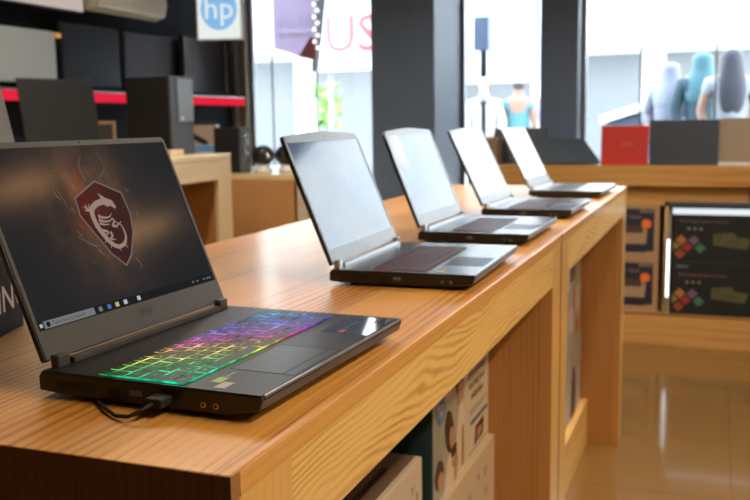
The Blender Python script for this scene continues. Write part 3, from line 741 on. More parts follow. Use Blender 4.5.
# ------------------------------------------------------------------ things on the window counter
def shell_laptop(x, y, w, hgt, col, label, rot=0, lean=.17, base=True, logo=None, name='laptop', basecol=None, logocol=(.5,.35,.15)):
    r = empty(name, (x, y, T), rot, label, 'laptop', 'laptops shown from behind on the window counter')
    m = mat('lid_%s' % label[:12].replace(' ','_'), col, .42, metal=.25)
    lid = MB().box(-w/2, w/2, -.004, .004, .008, hgt).build('lid', m, r, rot=(-lean,0,0), bevel=.003)
    if base:
        MB().box(-w/2+.002, w/2-.002, -.006, .235, 0, .015).build('base', mat('base_%s' % label[:12].replace(' ','_'), basecol or col, .4, metal=.3), r, bevel=.003)
    if logo:
        text('lid_logo', logo, .030, mat('lid_logo_gold', logocol, .35, metal=.5), lid, frame_my(0.015,-.0046,hgt*.52))
    return r
shell_laptop(-.178, 4.955, .272, .232, (.62,.045,.030), 'red laptop shown from behind on the window counter', lean=.12, logo='ASUS')
shell_laptop(.152, 4.945, .380, .263, (.055,.065,.08), 'dark slate laptop shown from behind, right of the red one', lean=.12, basecol=(.06,.045,.04))  # dark lid colour lifted a little for distance haze
shell_laptop(.515, 4.985, .345, .270, (.36,.27,.18), 'tan laptop with a pale base, at the right edge of the window counter', lean=.12, basecol=(.65,.65,.66))
shell_laptop(-.855, 5.20, .34, .225, (.06,.07,.085), 'dark laptop at the back of the counter, left of the tent-folded one', lean=.2)  # lid tone also carries some haze
tl = empty('tent_laptop', (-.565,4.99,T+.004), 0, 'dark laptop folded like a tent on the window counter, left of the red one', 'laptop', 'laptops shown from behind on the window counter')
tm = mat('tent_dark', (.035,.05,.07), .42, metal=.2)  # dark shell made paler and bluer to paint in haze
MB().prism([(-.21,.0),(.245,.0),(.135,.165),(-.15,.165)], 'y', -.004, .004).build('lid', tm, tl, rot=(-.42,0,0), bevel=.002)
MB().prism([(-.20,.0),(.235,.0),(.135,.167),(-.15,.167)], 'y', -.006, .006).build('base', tm, tl, loc=(0,.145,0), rot=(.45,0,0), bevel=.002)
bx = empty('small_carton', (-1.035,5.03,T), 0, 'small brown carton with a round mark, at the left end of the window counter', 'box')
MB().box(-.075,.075,0,.15,0,.165).build('carton', mat('brown_kraft', (.30,.20,.12), .7), bx, bevel=.002)
MB().lathe([(.018,0),(.026,0),(.026,-.001),(.018,-.001)], n=20, axis='y', c=(.02,0,.09)).build('round_mark', BROWNPR, bx)
# things below the window counter
NAVY = mat('printed_navy', (.018,.022,.040), .45); KRAFT = mat('kraft_card', (.42,.25,.12), .65, noise=.08); ORNG = mat('printed_orange', (.85,.18,.03), .45)
def series_box(x, z, label):
    r = empty('device_box', (x, 4.93, z), 0, label, 'box', 'navy and kraft device boxes under the window counter')
    w, h_ = .40, .318
    MB().box(-w,0,0,.36,0,h_).build('carton', KRAFT, r, bevel=.002)
    MB().box(-w+.02,-.028,-.0008,0,.035,h_-.025).build('printed_panel', NAVY, r)
    MB().box(-.07,-.028,-.0012,-.0006,.022,.042).build('panel_notch', KRAFT, r)
    h = MB(); h.prism([(-.22,.085),(-.075,.085),(-.066,.165),(-.095,.185),(-.23,.185),(-.235,.12)], 'y', -.0016, -.0008); h.build('printed_device', mat('printed_cream', (.40,.26,.14), .5), r)
    h = MB(); h.prism([(-.225,.150),(-.095,.150),(-.09,.165),(-.10,.195),(-.225,.195)], 'y', -.0022, -.0016); h.build('printed_device', mat('printed_brown', (.07,.045,.03), .5), r)
    h = MB().cyl((-.072,-.0022,.205),(-.072,-.0028,.205),.028,n=28); h.build('orange_disc', ORNG, r)
    text('lettering', 'ion Series', .028, mat('printed_pink_grey', (.42,.28,.22), .5), r, frame_my(-.155,-.0012,.245))
    text('lettering', 'EPSON', .024, mat('printed_pink_grey', (.38,.26,.20), .5), r, frame_my(-.072,-.0012,.278), bold=.0006)
series_box(.033, .19, 'lower navy and kraft device box with an orange dot, under the window counter')
series_box(.033, .51, 'upper navy and kraft device box with an orange dot, under the window counter')
INK = mat('printed_black_green', (.008,.011,.012), .5, noise=.4, nscale=9)
def ink_box(z, label):
    r = empty('ink_box', (.112, 4.915, z), 0, label, 'box', 'black ink boxes with coloured diamonds under the window counter')
    w, h_ = .58, .312
    MB().box(0,w,0,.36,0,h_).build('carton', INK, r, bevel=.002)
    for (cx, cz, c) in ((.045,.125,(.40,.15,.04)),(.115,.125,(.16,.10,.16)),(.078,.085,(.30,.03,.04)),(.150,.080,(.05,.16,.10)),(.010,.090,(.22,.20,.05)),(.040,.045,(.28,.06,.03))):
        s = .032; MB().prism([(cx-s,cz),(cx,cz-s*.95),(cx+s,cz),(cx,cz+s*.95)] if cx > .03 else [(.001,cz-s*.8),(cx+s,cz),(.001,cz+s*.8)], 'y', -.0012, 0).build('printed_diamond', mat('diamond', c, .45), r)
    text('lettering', 'EPSON', .022, mat('printed_grey', (.20,.20,.20), .5), r, frame_my(.055,-.0012,.283), bold=.0005)
    text('lettering', 'First Impressions Count', .027, mat('printed_red_grey', (.25,.13,.11), .5), r, frame_my(.165,-.0012,.236))
    h = MB()
    for k in range(3): disc_y(h, .085+.033*k, .192, .008)
    h.build('printed_icon', mat('printed_icon_grey', (.25,.24,.22), .5), r)
    h = MB(); h.prism([(.22,.10),(.40,.08),(.42,.14),(.34,.15),(.33,.175),(.22,.165)], 'y', -.001, 0); h.build('printed_picture', mat('printed_olive_picture', (.09,.085,.035), .5, noise=.6, nscale=30), r)
    h = MB().prism([(.47,.25),(.52,.25),(.52,.23),(.47,.23)], 'y', -.001, 0); h.build('printed_tab', mat('printed_teal', (.03,.12,.14), .5), r)
def disc_y(mb, x, z, r_):
    mb.prism([(x+r_*math.cos(2*PI*i/14), z+r_*math.sin(2*PI*i/14)) for i in range(14)], 'y', -.0012, 0)
ink_box(.19, 'lower black ink box with coloured diamonds, under the window counter')
ink_box(.503, 'upper black ink box with coloured diamonds, under the window counter')
fr = empty('metal_display_rack', (.062,4.905,.19), 0, 'metal display rack with a light tube around the black ink boxes under the counter', 'display rack')
MB().box(0,.022,0,.022,0,.66).build('post', CHROME, fr, bevel=.002)
MB().box(.028,.036,-.002,.006,0,.60).build('post', mat('pale_aluminium_edge', (.75,.78,.82), .25, metal=.6), fr)
MB().box(.0,.66,0,.025,.632,.66).build('top_rail', mat('slate_metal', (.10,.12,.14), .35, metal=.5), fr, bevel=.002)
MB().cyl((.045,.012,.605),(.64,.012,.605),.018,n=16).build('light_tube', emit('cool_tube_light', (.85,.93,1.0), .9), fr)
MB().cyl((.0255,-.004,.10),(.0255,-.004,.44),.006,n=12).build('light_tube', emit('added_streak_glow', (.85,.93,1.0), 3.2), fr)  # added glow, placed for the streak it mirrors on the floor
# greenish item on the shelf end
tag(MB().box(.42,.60,5.0,5.2,.835,.92).build('green_packet', mat('green_packet', (.10,.22,.17), .4), bevel=.004), 'small green packet lying on the ink boxes at the right edge', 'packet')

# ------------------------------------------------------------------ far-left tables
lt = dict(top=W_PALE, edge=W_PALE, front=W_PALE, end=W_PALE, ex=W_INNER)
XT, YT, ZT = -1.95, 3.44, T+.128
t3 = empty('side_table', (XT, 1.75, 0), 0, 'taller pale wood side table at left, behind the nearest laptop, carrying the computer tower', 'table', 'side tables at the left')
LT = YT-1.75
MB().box(-1.05,0,0,LT,ZT-.03,ZT).build('tabletop', W_PALE, t3, bevel=.003)
MB().box(-.03,-.001,.13,LT-.13,ZT-.125,ZT-.03).build('apron', W_PALE, t3)
for a in (0, LT-.13): MB().box(-1.05,-.001,a,a+.13,0,ZT-.03).build('end_panel', [W_PALE], t3, bevel=.001)
MB().box(-1.05,-1.03,.13,LT-.13,0,ZT-.03).build('back_board', W_INNER, t3)
MB().box(-1.03,-.02,LT-.134,LT-.131,.0,ZT-.03).build('inner_veneer', W_INNER, t3)
t4 = empty('side_table', (-1.765, 3.82, 0), 0, 'farther side table at left, near end toned brown for shade, with the loudspeaker and webcams on top', 'table', 'side tables at the left')
EB = mat('shaded_brown_laminate', (.50,.25,.09), .5, noise=.10, nscale=12)  # near end darkened in colour to carry its shade
MB().box(-1.2,0,0,.9,T-.03,T-.001).build('tabletop', W_PALE, t4, bevel=.002)
MB().box(-1.2,-.006,.0,.02,0,T-.03).build('end_panel', EB, t4)
MB().box(-.02,-.001,.0,.13,0,T-.03).build('corner_post', W_PALE, t4)
MB().box(-.02,-.001,.13,.77,T-.13,T-.03).build('apron', W_PALE, t4)
MB().box(-1.2,0,.77,.9,0,T-.03).build('end_panel', W_PALE, t4)
# tilted monitor on the left table
mo = empty('monitor', (-2.50,2.88,ZT), 1.2, 'black monitor tilted back, on the tall side table at left', 'monitor', 'monitors')
mh = MB().box(-.19,.19,-.012,.0,.03,.372).build('screen_housing', BLACK2, mo, rot=(-.2,0,0), bevel=.004)
MB().box(-.178,.178,-.0135,-.012,.060,.36).build('screen', mat('switched_off_screen', (.014,.014,.014), .5, spec=.2), mh)
MB().cyl((0,-.0125,.042),(0,-.0135,.042),.009,n=20).build('round_logo', mat('dim_round_logo', (.30,.30,.30), .4), mh)
MB().box(-.03,.03,.040,.075,0,.16).build('stand', BLACK2, mo, bevel=.004); MB().box(-.12,.12,-.06,.10,0,.012).build('foot', BLACK2, mo, bevel=.004)
# computer tower
tw = empty('computer_tower', (-2.125,3.19,ZT), 0, 'black computer tower with grey front strip, standing on the tall side table', 'computer', )
MB().box(-.255,-.012,0,.20,0,.375).build('case', mat('satin_black_case', (.008,.008,.009), .6, spec=.2), tw, bevel=.003)
MB().box(-.012,.0,.0,.20,.0,.38).build('front_panel', mat('charcoal_front', (.05,.055,.062), .45), tw, bevel=.003)
MB().box(.0,.008,.055,.19,.16,.368).build('grey_plate', mat('grey_front_plate', (.17,.19,.205), .35, metal=.2), tw, bevel=.002)
MB().cyl((.008,.085,.175),(.011,.085,.175),.009,n=16).build('power_button', SILVER, tw)
tag(MB().box(-2.17,-2.05,3.06,3.17,ZT,ZT+.028).build('wooden_block', W_PALE, bevel=.003), 'small pale wooden block at the foot of the computer tower', 'block')
pf = empty('framed_picture', (-2.62,3.33,ZT), .35, 'small brown framed picture on the tall side table, left of the tower', 'frame')
BF = mat('brown_frame_wood', (.42,.28,.14), .5)
q = MB().box(-.055,-.04,0,.012,0,.17).box(.04,.055,0,.012,0,.17).box(-.055,.055,0,.012,.155,.17).box(-.055,.055,0,.012,0,.015); q.build('moulding', BF, pf)
MB().box(-.04,.04,.004,.008,.015,.155).build('picture', mat('dark_picture', (.06,.05,.05), .4), pf)
for i, (bx_, by_, c, lab) in enumerate(((-2.78,3.28,(.50,.52,.50),'pale bottle-shaped item left of the brown picture frame'),(-2.72,3.36,(.30,.31,.28),'grey bottle-shaped item just left of the brown picture frame'))):
    tag(MB().lathe([(.022,0),(.024,.01),(.024,.11),(.012,.14),(.010,.16),(0,.161)], n=20).build('bottle', mat('bottle_%d'%i, c, .3), loc=(bx_,by_,ZT)), lab, 'bottle', 'bottles on the tall side table')
# packets on the far side table
pk = empty('device_pack', (-2.60,4.20,T), .3, 'brown boxed device with a dark picture, on the farther side table behind the tower', 'box')
MB().box(-.11,.11,0,.08,0,.27).build('carton', mat('tan_pack', (.50,.36,.24), .5), pk, bevel=.002)
MB().prism([(-.06,.20),(.05,.14),(.06,.17),(-.05,.235)], 'y', -.001, 0).build('printed_picture', BLACK2, pk)
pk = empty('blue_pack', (-2.44,4.02,T), .2, 'light blue packet on white packs, on the farther side table left of the loudspeaker', 'packet')
MB().box(-.12,.12,0,.10,.115,.155).build('blue_wrap', mat('light_blue_wrap', (.16,.38,.68), .4), pk, bevel=.003)
MB().box(-.04,.08,.0,.09,0,.115).build('white_pack', WHITEP, pk, bevel=.003)
MB().box(-.115,-.045,.0,.09,0,.10).build('blue_wrap', mat('blue_wrap', (.08,.22,.55), .4), pk, bevel=.003)
MB().cyl((.03,-.001,.045),(.03,.001,.045),.018,n=16).build('printed_disc', GREYP, pk)
# loudspeaker
sp_ = empty('loudspeaker', (-2.165,3.93,T), 0, 'black loudspeaker with silver drivers, on the farther side table', 'loudspeaker')
MB().box(-.17,-.008,0,.115,0,.255).build('cabinet', mat('black_ash_cabinet', (.012,.012,.013), .5), sp_, bevel=.003)
MB().box(-.008,.0,0,.115,0,.255).build('baffle', mat('grey_baffle', (.11,.12,.13), .4), sp_, bevel=.002)
for z_, r_ in ((.20,.022),(.135,.028),(.06,.042)):
    MB().lathe([(0,.002),(r_*.35,.008),(r_*.4,.003),(r_*.8,.001),(r_*.85,.012),(r_,.012),(r_,0)], n=28, axis='x', c=(0,.058,z_)).build('driver', CHROME if z_ > .1 else GREYP, sp_)
# webcams / pods
for i, (a, b_) in enumerate(((-2.07,4.02),(-1.93,4.03))):
    wv = empty('webcam', (a,b_,T), -.4, ['black round webcam on a white foot, right of the loudspeaker','second black round webcam, at the corner of the farther side table'][i], 'webcam', 'webcams on the farther side table')
    MB().lathe([(0,0),(.045,0),(.05,.01),(.035,.035),(.02,.05),(.0,.051)], n=28).build('foot', WHITEP, wv)
    MB().lathe([(0,-.045),(.045,-.045),(.055,-.03),(.057,.02),(.045,.04),(0,.045)], n=28, axis='x', c=(0,0,.095)).build('body', BLACK, wv)
    MB().lathe([(0,.046),(.018,.046),(.02,.05),(0,.052)], n=20, axis='x', c=(0,0,.095)).build('lens', CHROME, wv)
tag(MB().box(-1.93,-1.80,4.16,4.28,T,T+.125).build('orange_carton', mat('orange_brown_card', (.45,.22,.08), .6), bevel=.002), 'orange-brown carton behind the webcams on the farther side table', 'box')

# ------------------------------------------------------------------ left wall: screens, shelf rail, air conditioner, signs
rl = empty('shelf_rail', (XL,0,T+.43), 0, 'long shelf edge with a red price strip on the dark left wall', 'shelf')
MB().box(0,.16,1.6,YW-.25,-.020,.034).build('shelf_board', mat('dark_shelf', (.03,.035,.04), .4), rl)
MB().box(.16,.166,1.6,YW-.25,-.026,.026).build('price_strip', emit('glowing_red_strip', (.85,.02,.055), .85), rl)
MB().box(.158,.168,1.6,YW-.25,.027,.036).build('edge_trim', ALU, rl)
def wall_screen(y0, y1, z0, z1, label, scr, curved=False, grp='screens on the left wall', bz=BLACK2):
    r = empty('wall_monitor', (XL+.06, (y0+y1)/2, T+z0), 0, label, 'monitor', grp)
    w = (y1-y0)/2; h_ = z1-z0
    MB().box(-.06,-.02,-.06,.06,h_*.3,h_*.7).build('wall_bracket', BLACK2, r)
    if curved:
        pts = []; n = 12
        for i in range(n+1):
            a = -1+2*i/n; pts.append((.06*a*a, a*w))
        pts2 = [(p-.03, q) for p, q in pts][::-1]
        b = MB(); b.prism(pts+pts2, 'z', 0, h_); b.build('curved_panel', scr, r)
        MB().prism([(.062,w-.004),(.075,w+.012),(.045,w+.02),(.03,w)], 'z', .0, h_).build('bright_rim', CHROME, r)
    else:
        b = MB().box(-.02,.012,-w,w,0,h_).build('housing', bz, r, bevel=.004)
        MB().box(.012,.0135,-w+.012,w-.012,.012,h_-.012).build('screen', scr, b)
    return r
GS = mat('pale_grey_reflection_tone', (.40,.44,.43), .38)  # reflection on the glossy screen painted as an even pale grey
wall_screen(2.47, 3.45, .50, .775, 'glossy screen painted pale grey for its reflection, on the left wall, top left corner', GS, bz=GS)
w2 = wall_screen(3.50, 4.01, .49, .835, 'black screen on the left wall, right of the pale grey one', mat('black_gloss_screen', (.010,.009,.009), .35, spec=.15))
tag(MB().box(XL+.001,XL+.078,3.456,3.494,T+.745,T+.77).build('price_tag', mat('orange_tag', (.75,.36,.05), .5, emis=(.8,.35,.05), es=.25)), 'small orange price tag between the grey and black wall screens', 'tag')
wall_screen(4.05, 4.60, .49, .83, 'brown-black screen on the left wall, beside the curved one', mat('brown_black_screen', (.024,.016,.013), .45, spec=.15))
wall_screen(4.63, 5.16, .49, .85, 'curved dark screen with a bright right rim, right end of the left wall', mat('curved_dark_screen', (.028,.021,.018), .45, spec=.15), curved=True)
acu = empty('air_conditioner', (XL,0,T), 0, 'cream wall air conditioner at the top of the left wall', 'air conditioner')
ACM = mat('cream_plastic', (.62,.55,.40), .4)
MB().prism([(0,.93),(.13,.905),(.20,.925),(.215,1.0),(.20,1.13),(.17,1.22),(0,1.22)], 'y', 3.66, 4.32).build('casing', ACM, acu, bevel=.012, seg=3)
MB().box(.12,.19,3.70,4.27,.950,.966).build('louvre', mat('tan_louvre', (.35,.28,.19), .5), acu, rot=(0,0,0))
MB().box(.06,.10,4.05,4.13,.93,.95).build('sensor', GREYP, acu)
def round_sign(x, y, z, w, h_, rot, label, col, ring, glow, edge):
    r = empty('brand_sign', (x, y, z), rot, label, 'sign', None)
    MB().box(-w/2,w/2,0,.03,0,h_).build('sign_box', edge, r, bevel=.003)
    MB().box(-w/2+.008,w/2-.008,-.002,0,.008,h_-.008).build('sign_face', emit('sign_face_%d'%int(glow*10), col, glow), r)
    k = MB(); R_ = min(w,h_)*.40
    cz = h_*.56
    k.prism([(R_*math.cos(2*PI*i/36), cz+R_*1.12*math.sin(2*PI*i/36)) for i in range(36)], 'y', -.004, -.002); k.build('round_logo', emit('sign_ring_%d'%int(glow*10), ring, glow), r)
    me = text_mesh('hp', R_*1.7).copy()
    me.transform(frame_my(0,-.0055,cz) @ Matrix.Shear('XY', 4, (.2,0)))
    me.materials.clear(); me.materials.append(emit('sign_letter_%d'%int(glow*10), col, glow))
    o = bpy.data.objects.new('lettering', me); C.objects.link(o); o.parent = r
    return r
round_sign(-2.63, 4.55, T+.80, .29, .34, .28, 'backlit white sign with a light blue round hp logo, hanging by the left window', (.80,.84,.80), (.22,.48,.80), .95, WHITEP)
sg = round_sign(-2.94, 3.19, T+.885, .88, .36, PI/2, 'framed pale sign with a blue round logo, top left corner of the picture', (.62,.52,.46), (.05,.12,.35), .8, mat('navy_sign_frame', (.03,.03,.05), .4))

# ------------------------------------------------------------------ hanging pieces by the left window
BANNER, bt_, bb_ = nt('thin_mauve_cloth'); bt_.nodes.remove(bb_); g = N(bt_)
d_ = g.n('ShaderNodeBsdfDiffuse'); d_.inputs[0].default_value = (.80,.74,.84,1); t2_ = g.n('ShaderNodeBsdfTranslucent'); t2_.inputs[0].default_value = (.80,.72,.86,1)
m_ = g.n('ShaderNodeMixShader'); m_.inputs[0].default_value = .7; bt_.links.new(d_.outputs[0], m_.inputs[1]); bt_.links.new(t2_.outputs[0], m_.inputs[2]); bt_.links.new(m_.outputs[0], bt_.nodes['Material Output'].inputs[0])
BANNERW, bt_, bb_ = nt('white_banner_print'); bt_.nodes.remove(bb_); g = N(bt_)
d_ = g.n('ShaderNodeBsdfDiffuse'); d_.inputs[0].default_value = (.9,.9,.9,1); t2_ = g.n('ShaderNodeBsdfTranslucent'); t2_.inputs[0].default_value = (.85,.85,.9,1)
m_ = g.n('ShaderNodeMixShader'); m_.inputs[0].default_value = .8; bt_.links.new(d_.outputs[0], m_.inputs[1]); bt_.links.new(t2_.outputs[0], m_.inputs[2]); bt_.links.new(m_.outputs[0], bt_.nodes['Material Output'].inputs[0])
bn = empty('hanging_banner', (-2.535,5.50,T+.78), 0, 'hanging mauve banner lettered ASUS inside the left window', 'banner')
MB().prism([(-.20,.03),(.14,-.06),(.14,.6),(-.20,.6)], 'y', 0, .0005).build('cloth', BANNER, bn)
MB().prism([(.0,-.03),(.14,-.06),(.14,.08),(.10,.11)], 'y', -.002, 0).build('pink_corner', mat('banner_pink', (.62,.20,.26), .6), bn)
text('lettering', 'ASUS', .13, BANNERW, bn, frame_my(-.02,-.0005,.21), bold=.003)
text('lettering', 'IN SEARCH', .05, mat('banner_rose', (.75,.45,.45), .5), bn, frame_my(-.02,-.003,.12))
sl = empty('string_lights', (-2.355,5.42,T), 0, 'vertical string of small white bulbs in front of the left window', 'lights')
MB().cyl((0,0,.78),(0,0,1.6),.003,n=8).build('cord', RUBBER, sl)
for k in range(12): MB().ball((.012*(-1)**k,-.004,.80+.043*k), .013, 12).build('bulb', emit('bulb_white_%d'%k, (1,.98,.92), 2.0), sl)
bs = empty('outside_sign', (-2.83,6.5,T+.70), 0, 'big overexposed white sign with red letters outside the left window', 'sign')
WB = mat('white_board', (.85,.85,.85), .6); RB = mat('red_letters', (.75,.14,.16), .5)
MB().prism([(.0,0),(.8,0),(.8,.95),(.14,.95)], 'y', 0, .06).build('board', WB, bs)
MB().prism([(-.06,-.0),(.0,0),(.14,.95),(.02,.95)], 'y', 0, .08).build('dark_edge', BLACK2, bs)
text('lettering', 'US', .42, RB, bs, frame_my(.30,-.004,.28), bold=.004)
for x_ in (.1,.7): MB().cyl((x_,.03,-1.76),(x_,.03,0),.02,n=10).build('post', ALU, bs)
bs2 = empty('outside_sign', (-2.0,6.9,T+.58), 0, 'plain overexposed white board outside the middle window', 'sign')
MB().box(0,1.05,0,.05,0,1.6).build('board', WB, bs2)
for x_ in (.14,1.0): MB().cyl((x_,.03,-1.64),(x_,.03,0),.018,n=10).build('post', WB, bs2)
pl = empty('banded_pole', (-1.36,6.3,0), 0, 'dark and white banded pole with a box on top, outside the middle window', 'pole')
MB().cyl((0,0,0),(0,0,T+.62),.022,n=16).build('dark_section', BLACK2, pl)
MB().cyl((0,0,T+.42),(0,0,T+.60),.026,n=16).build('white_band', WHITEP, pl)
MB().cyl((0,0,T+.02),(0,0,T+.14),.026,n=16).build('white_band', WHITEP, pl)
MB().box(-.07,.05,-.04,.06,T+.80,T+1.05).build('box_head', mat('grey_blue_box', (.16,.19,.26), .5), pl, bevel=.01)
MB().cyl((0,0,T+.6),(0,0,T+.85),.024,n=16).build('dark_section', BLACK2, pl)

# ------------------------------------------------------------------ street outside
GZ = .30
PAVE = mat('pale_pavement', (.48,.47,.45), .8, noise=.15, nscale=2)
struct(MB().box(-14,14,YW+.12,24,GZ-.4,GZ).build('ground', PAVE))
def building(x0, x1, y0, y1, h_, col, label, wn, wz, shop=True):
    r = empty('street_building', ((x0+x1)/2, y0, GZ), 0, label, 'building', 'buildings across the street')
    w = (x1-x0)/2
    MB().box(-w,w,0,y1-y0,0,h_).build('wall', mat('facade_%d'%int(h_*10), col, .8, noise=.1, nscale=1.5), r)
    for i in range(wn):
        cx = -w+(i+.5)*2*w/wn
        for z in wz: MB().box(cx-.45,cx+.45,-.03,.0,z,z+1.1).build('window', mat('facade_window', (.66,.70,.74), .6), r)
    if shop:
        for i in range(wn):
            cx = -w+(i+.5)*2*w/wn
            MB().box(cx-.8,cx+.8,-.04,.0,0,2.2).build('shop_opening', mat('shop_shade', (.12,.13,.14), .6), r)
        MB().prism([(0,2.45),(-1.1,2.25),(-1.1,2.32),(0,2.75)], 'x', -w, w).build('awning', mat('pale_awning', (.8,.8,.76), .7), r)
    return r
building(-13.5,-5.0,15.5,20,5.5,(.55,.55,.5),'pale building with dark shop openings, seen through the left window',4,(3.2,))
building(-4.9,1.2,17.0,21,6.5,(.62,.62,.60),'pale building with an awning, seen through the middle window',3,(3.2,5.0))
building(1.3,9.5,18.0,22,7.5,(.72,.70,.66),'cream building far across the street, behind the right window',4,(1.6,3.6,5.4), shop=False)
cn = empty('market_canopy', (-.42,8.2,GZ), 0, 'white sloping canopy with grey-blue underside outside the right window', 'canopy')
z0_, z1_ = T+.225-GZ, T+.50-GZ
MB().prism([(-.30,z0_),(.62,z1_),(.62,z1_+.09),(-.30,z0_+.07)], 'y', 0, 1.3).build('canopy_sheet', mat('white_tarpaulin', (.80,.82,.82), .6), cn)
MB().prism([(-.22,z0_-.08),(.62,z0_-.08),(.62,z1_),(-.26,z0_)], 'y', .05, 1.25).build('side_panel', mat('grey_blue_panel', (.05,.07,.10), .6), cn)
for x_ in (-.2,.58): MB().cyl((x_,.1,0),(x_,.1,z0_),.02,n=10).build('post', ALU, cn)
# greenery seen low in the left window
gm = mat('leaf_green', (.16,.34,.06), .6)
gp = empty('street_bush', (-3.66,8.6,GZ), 0, 'small green bush outside the left window, beside the white sign', 'bush')
k = MB()
for i in range(90):
    a = random.uniform(0,2*PI); rr = random.uniform(.02,.14); z_ = random.uniform(1.0,1.45); c_ = Vector((rr*math.cos(a), rr*math.sin(a), z_))
    u = Vector((random.uniform(-1,1),random.uniform(-1,1),random.uniform(-1,1))).normalized()*.09; w_ = u.orthogonal().normalized()*.035
    vs = [k.bm.verts.new(p) for p in (c_-u, c_+w_, c_+u, c_-w_)]; k.bm.faces.new(vs)
tag(k.build('foliage', gm, gp), kind='stuff'); MB().cyl((0,0,0),(0,0,1.2),.025,.012,n=10).build('stem', mat('bark', (.15,.10,.06), .8), gp)

# ------------------------------------------------------------------ people outside
def skin(name, verts, edges, radii, m, parent, sub=1, root=0):
    me = bpy.data.meshes.new(name); me.from_pydata(verts, edges, []); o = bpy.data.objects.new(name, me); C.objects.link(o)
    md = o.modifiers.new('skin', 'SKIN'); md.use_smooth_shade = True
    for i, r_ in enumerate(radii):
        sv = me.skin_vertices[0].data[i]; sv.radius = r_ if isinstance(r_, tuple) else (r_, r_); sv.use_root = (i == root)
    s = o.modifiers.new('sub', 'SUBSURF'); s.levels = s.render_levels = sub
    dg = bpy.context.evaluated_depsgraph_get(); dg.update()
    nm = bpy.data.meshes.new_from_object(o.evaluated_get(dg)); bpy.data.objects.remove(o)
    nm.materials.clear(); nm.materials.append(m)
    for p in nm.polygons: p.use_smooth = True; p.material_index = 0
    n = bpy.data.objects.new(name, nm); C.objects.link(n); n.parent = parent; return n
SKINM = mat('warm_brown_skin', (.20,.11,.075), .55); 
def person(x, y, hgt, rz, label, shirt, lower, hair=(.02,.016,.014), style='short', armbend=0.0, sleeve=.5, lean=0.0):
    r = empty('person', (x, y, GZ), rz, label, 'person', None)
    s = hgt/1.65
    S = lambda p: (p[0]*s, p[1]*s, p[2]*s)
    L = lean
    v = [(0,0,.92),(0,0,1.08),(0,L*.5,1.24),(0,L,1.36),(0,L+.005,1.44),(0,L+.012,1.53),(0,L+.012,1.60)]
    e = [(0,1),(1,2),(2,3),(3,4),(4,5),(5,6)]; rd = [(.135,.10),(.115,.085),(.14,.095),(.12,.08),(.048,.05),(.075,.09),(.055,.07)]
    for sg_ in (-1,1):
        n = len(v); v += [(sg_*.155,L,1.345),(sg_*(.20+armbend*.05),L+.02,1.10),(sg_*(.20-armbend*.06),L+.05-armbend*.16-.03,.88+armbend*.12),(sg_*(.20-armbend*.08),L+.03-armbend*.20,.80+armbend*.16)]
        e += [(3,n),(n,n+1),(n+1,n+2),(n+2,n+3)]; rd += [.052,.042,.032,.022]
        h0 = n+3; hx, hy, hz = v[h0]                                  # fingers
        for k_, (dx, ln) in enumerate(((-.022,.062),(-.008,.075),(.007,.072),(.020,.058))):
            m_ = len(v); v += [(hx+dx*.3*sg_, hy+dx, hz-.045),(hx+dx*.3*sg_, hy+dx*1.2-.008, hz-.045-ln)]; e += [(h0,m_),(m_,m_+1)]; rd += [.010,.008]
        m_ = len(v); v += [(hx-.02*sg_, hy-.03, hz-.02),(hx-.025*sg_, hy-.05, hz-.055)]; e += [(h0,m_),(m_,m_+1)]; rd += [.011,.009]
        n = len(v); v += [(sg_*.085,0,.86),(sg_*.095,.01,.48),(sg_*.10,-.02,.08),(sg_*.11,.10,.03)]
        e += [(0,n),(n,n+1),(n+1,n+2),(n+2,n+3)]; rd += [.088,.058,.036,.03]
    skin('body', [S(p) for p in v], e, [(q[0]*s,q[1]*s) if isinstance(q,tuple) else q*s for q in rd], SKINM, r, 1)
    # face (front is +y of the figure)
    f = MB(); hz = 1.545*s; hy = (L+.012)*s
    for sg_ in (-1,1): f.ball((sg_*.028*s, hy+.082*s, hz+.012*s), .010*s, 8)
    f.build('eyes', BLACK, r)
    f = MB(); f.prism([(hy+.08*s,hz+.01*s),(hy+.108*s,hz-.022*s),(hy+.08*s,hz-.026*s)], 'x', -.010*s, .010*s); f.build('nose', SKINM, r)
    f = MB(); f.box(-.02*s,.02*s,hy+.074*s,hy+.088*s,hz-.052*s,hz-.046*s); f.build('mouth', mat('lips',(.30,.10,.08),.5), r)
    f = MB()
    for sg_ in (-1,1): f.ball((sg_*.078*s, hy, hz-.005*s), (.01*s,.018*s,.028*s), 8)
    f.build('ears', SKINM, r)
    sm = mat('shirt', shirt, .8, noise=.12, nscale=14)
    vv = [(0,0,.86),(0,0,1.08),(0,L*.5,1.24),(0,L,1.365),(0,L,1.415)]; ee = [(0,1),(1,2),(2,3),(3,4)]; rr = [(.158,.12),(.135,.105),(.158,.112),(.130,.092),(.062,.062)]
    if style == 'lowback': vv = vv[:3]+[(0,L*.8,1.30)]; ee = ee[:3]; rr = rr[:3]+[(.13,.095)]
    for sg_ in (-1,1):
        n = len(vv); k0 = 3
        vv += [(sg_*.16,L,1.335),(sg_*(.16+(.04+armbend*.05)*sleeve*1.2),L+.02*sleeve,1.345-.245*sleeve)]; ee += [(k0,n),(n,n+1)]; rr += [.066,.056]
        if sleeve > .9:
            vv += [(sg_*(.20-armbend*.05),L+.05-armbend*.14-.03,.92+armbend*.10)]; ee += [(n+1,n+2)]; rr += [.045]
    skin('shirt', [S(p) for p in vv], ee, [(q[0]*s,q[1]*s) if isinstance(q,tuple) else q*s for q in rr], sm, r, 1)
    vv = [(0,0,.95)]; ee = []; rr = [(.15,.112)]
    for sg_ in (-1,1):
        n = len(vv); vv += [(sg_*.088,0,.84),(sg_*.095,.01,.48),(sg_*.10,-.02,.12)]; ee += [(0,n),(n,n+1),(n+1,n+2)]; rr += [.105,.072,.055]
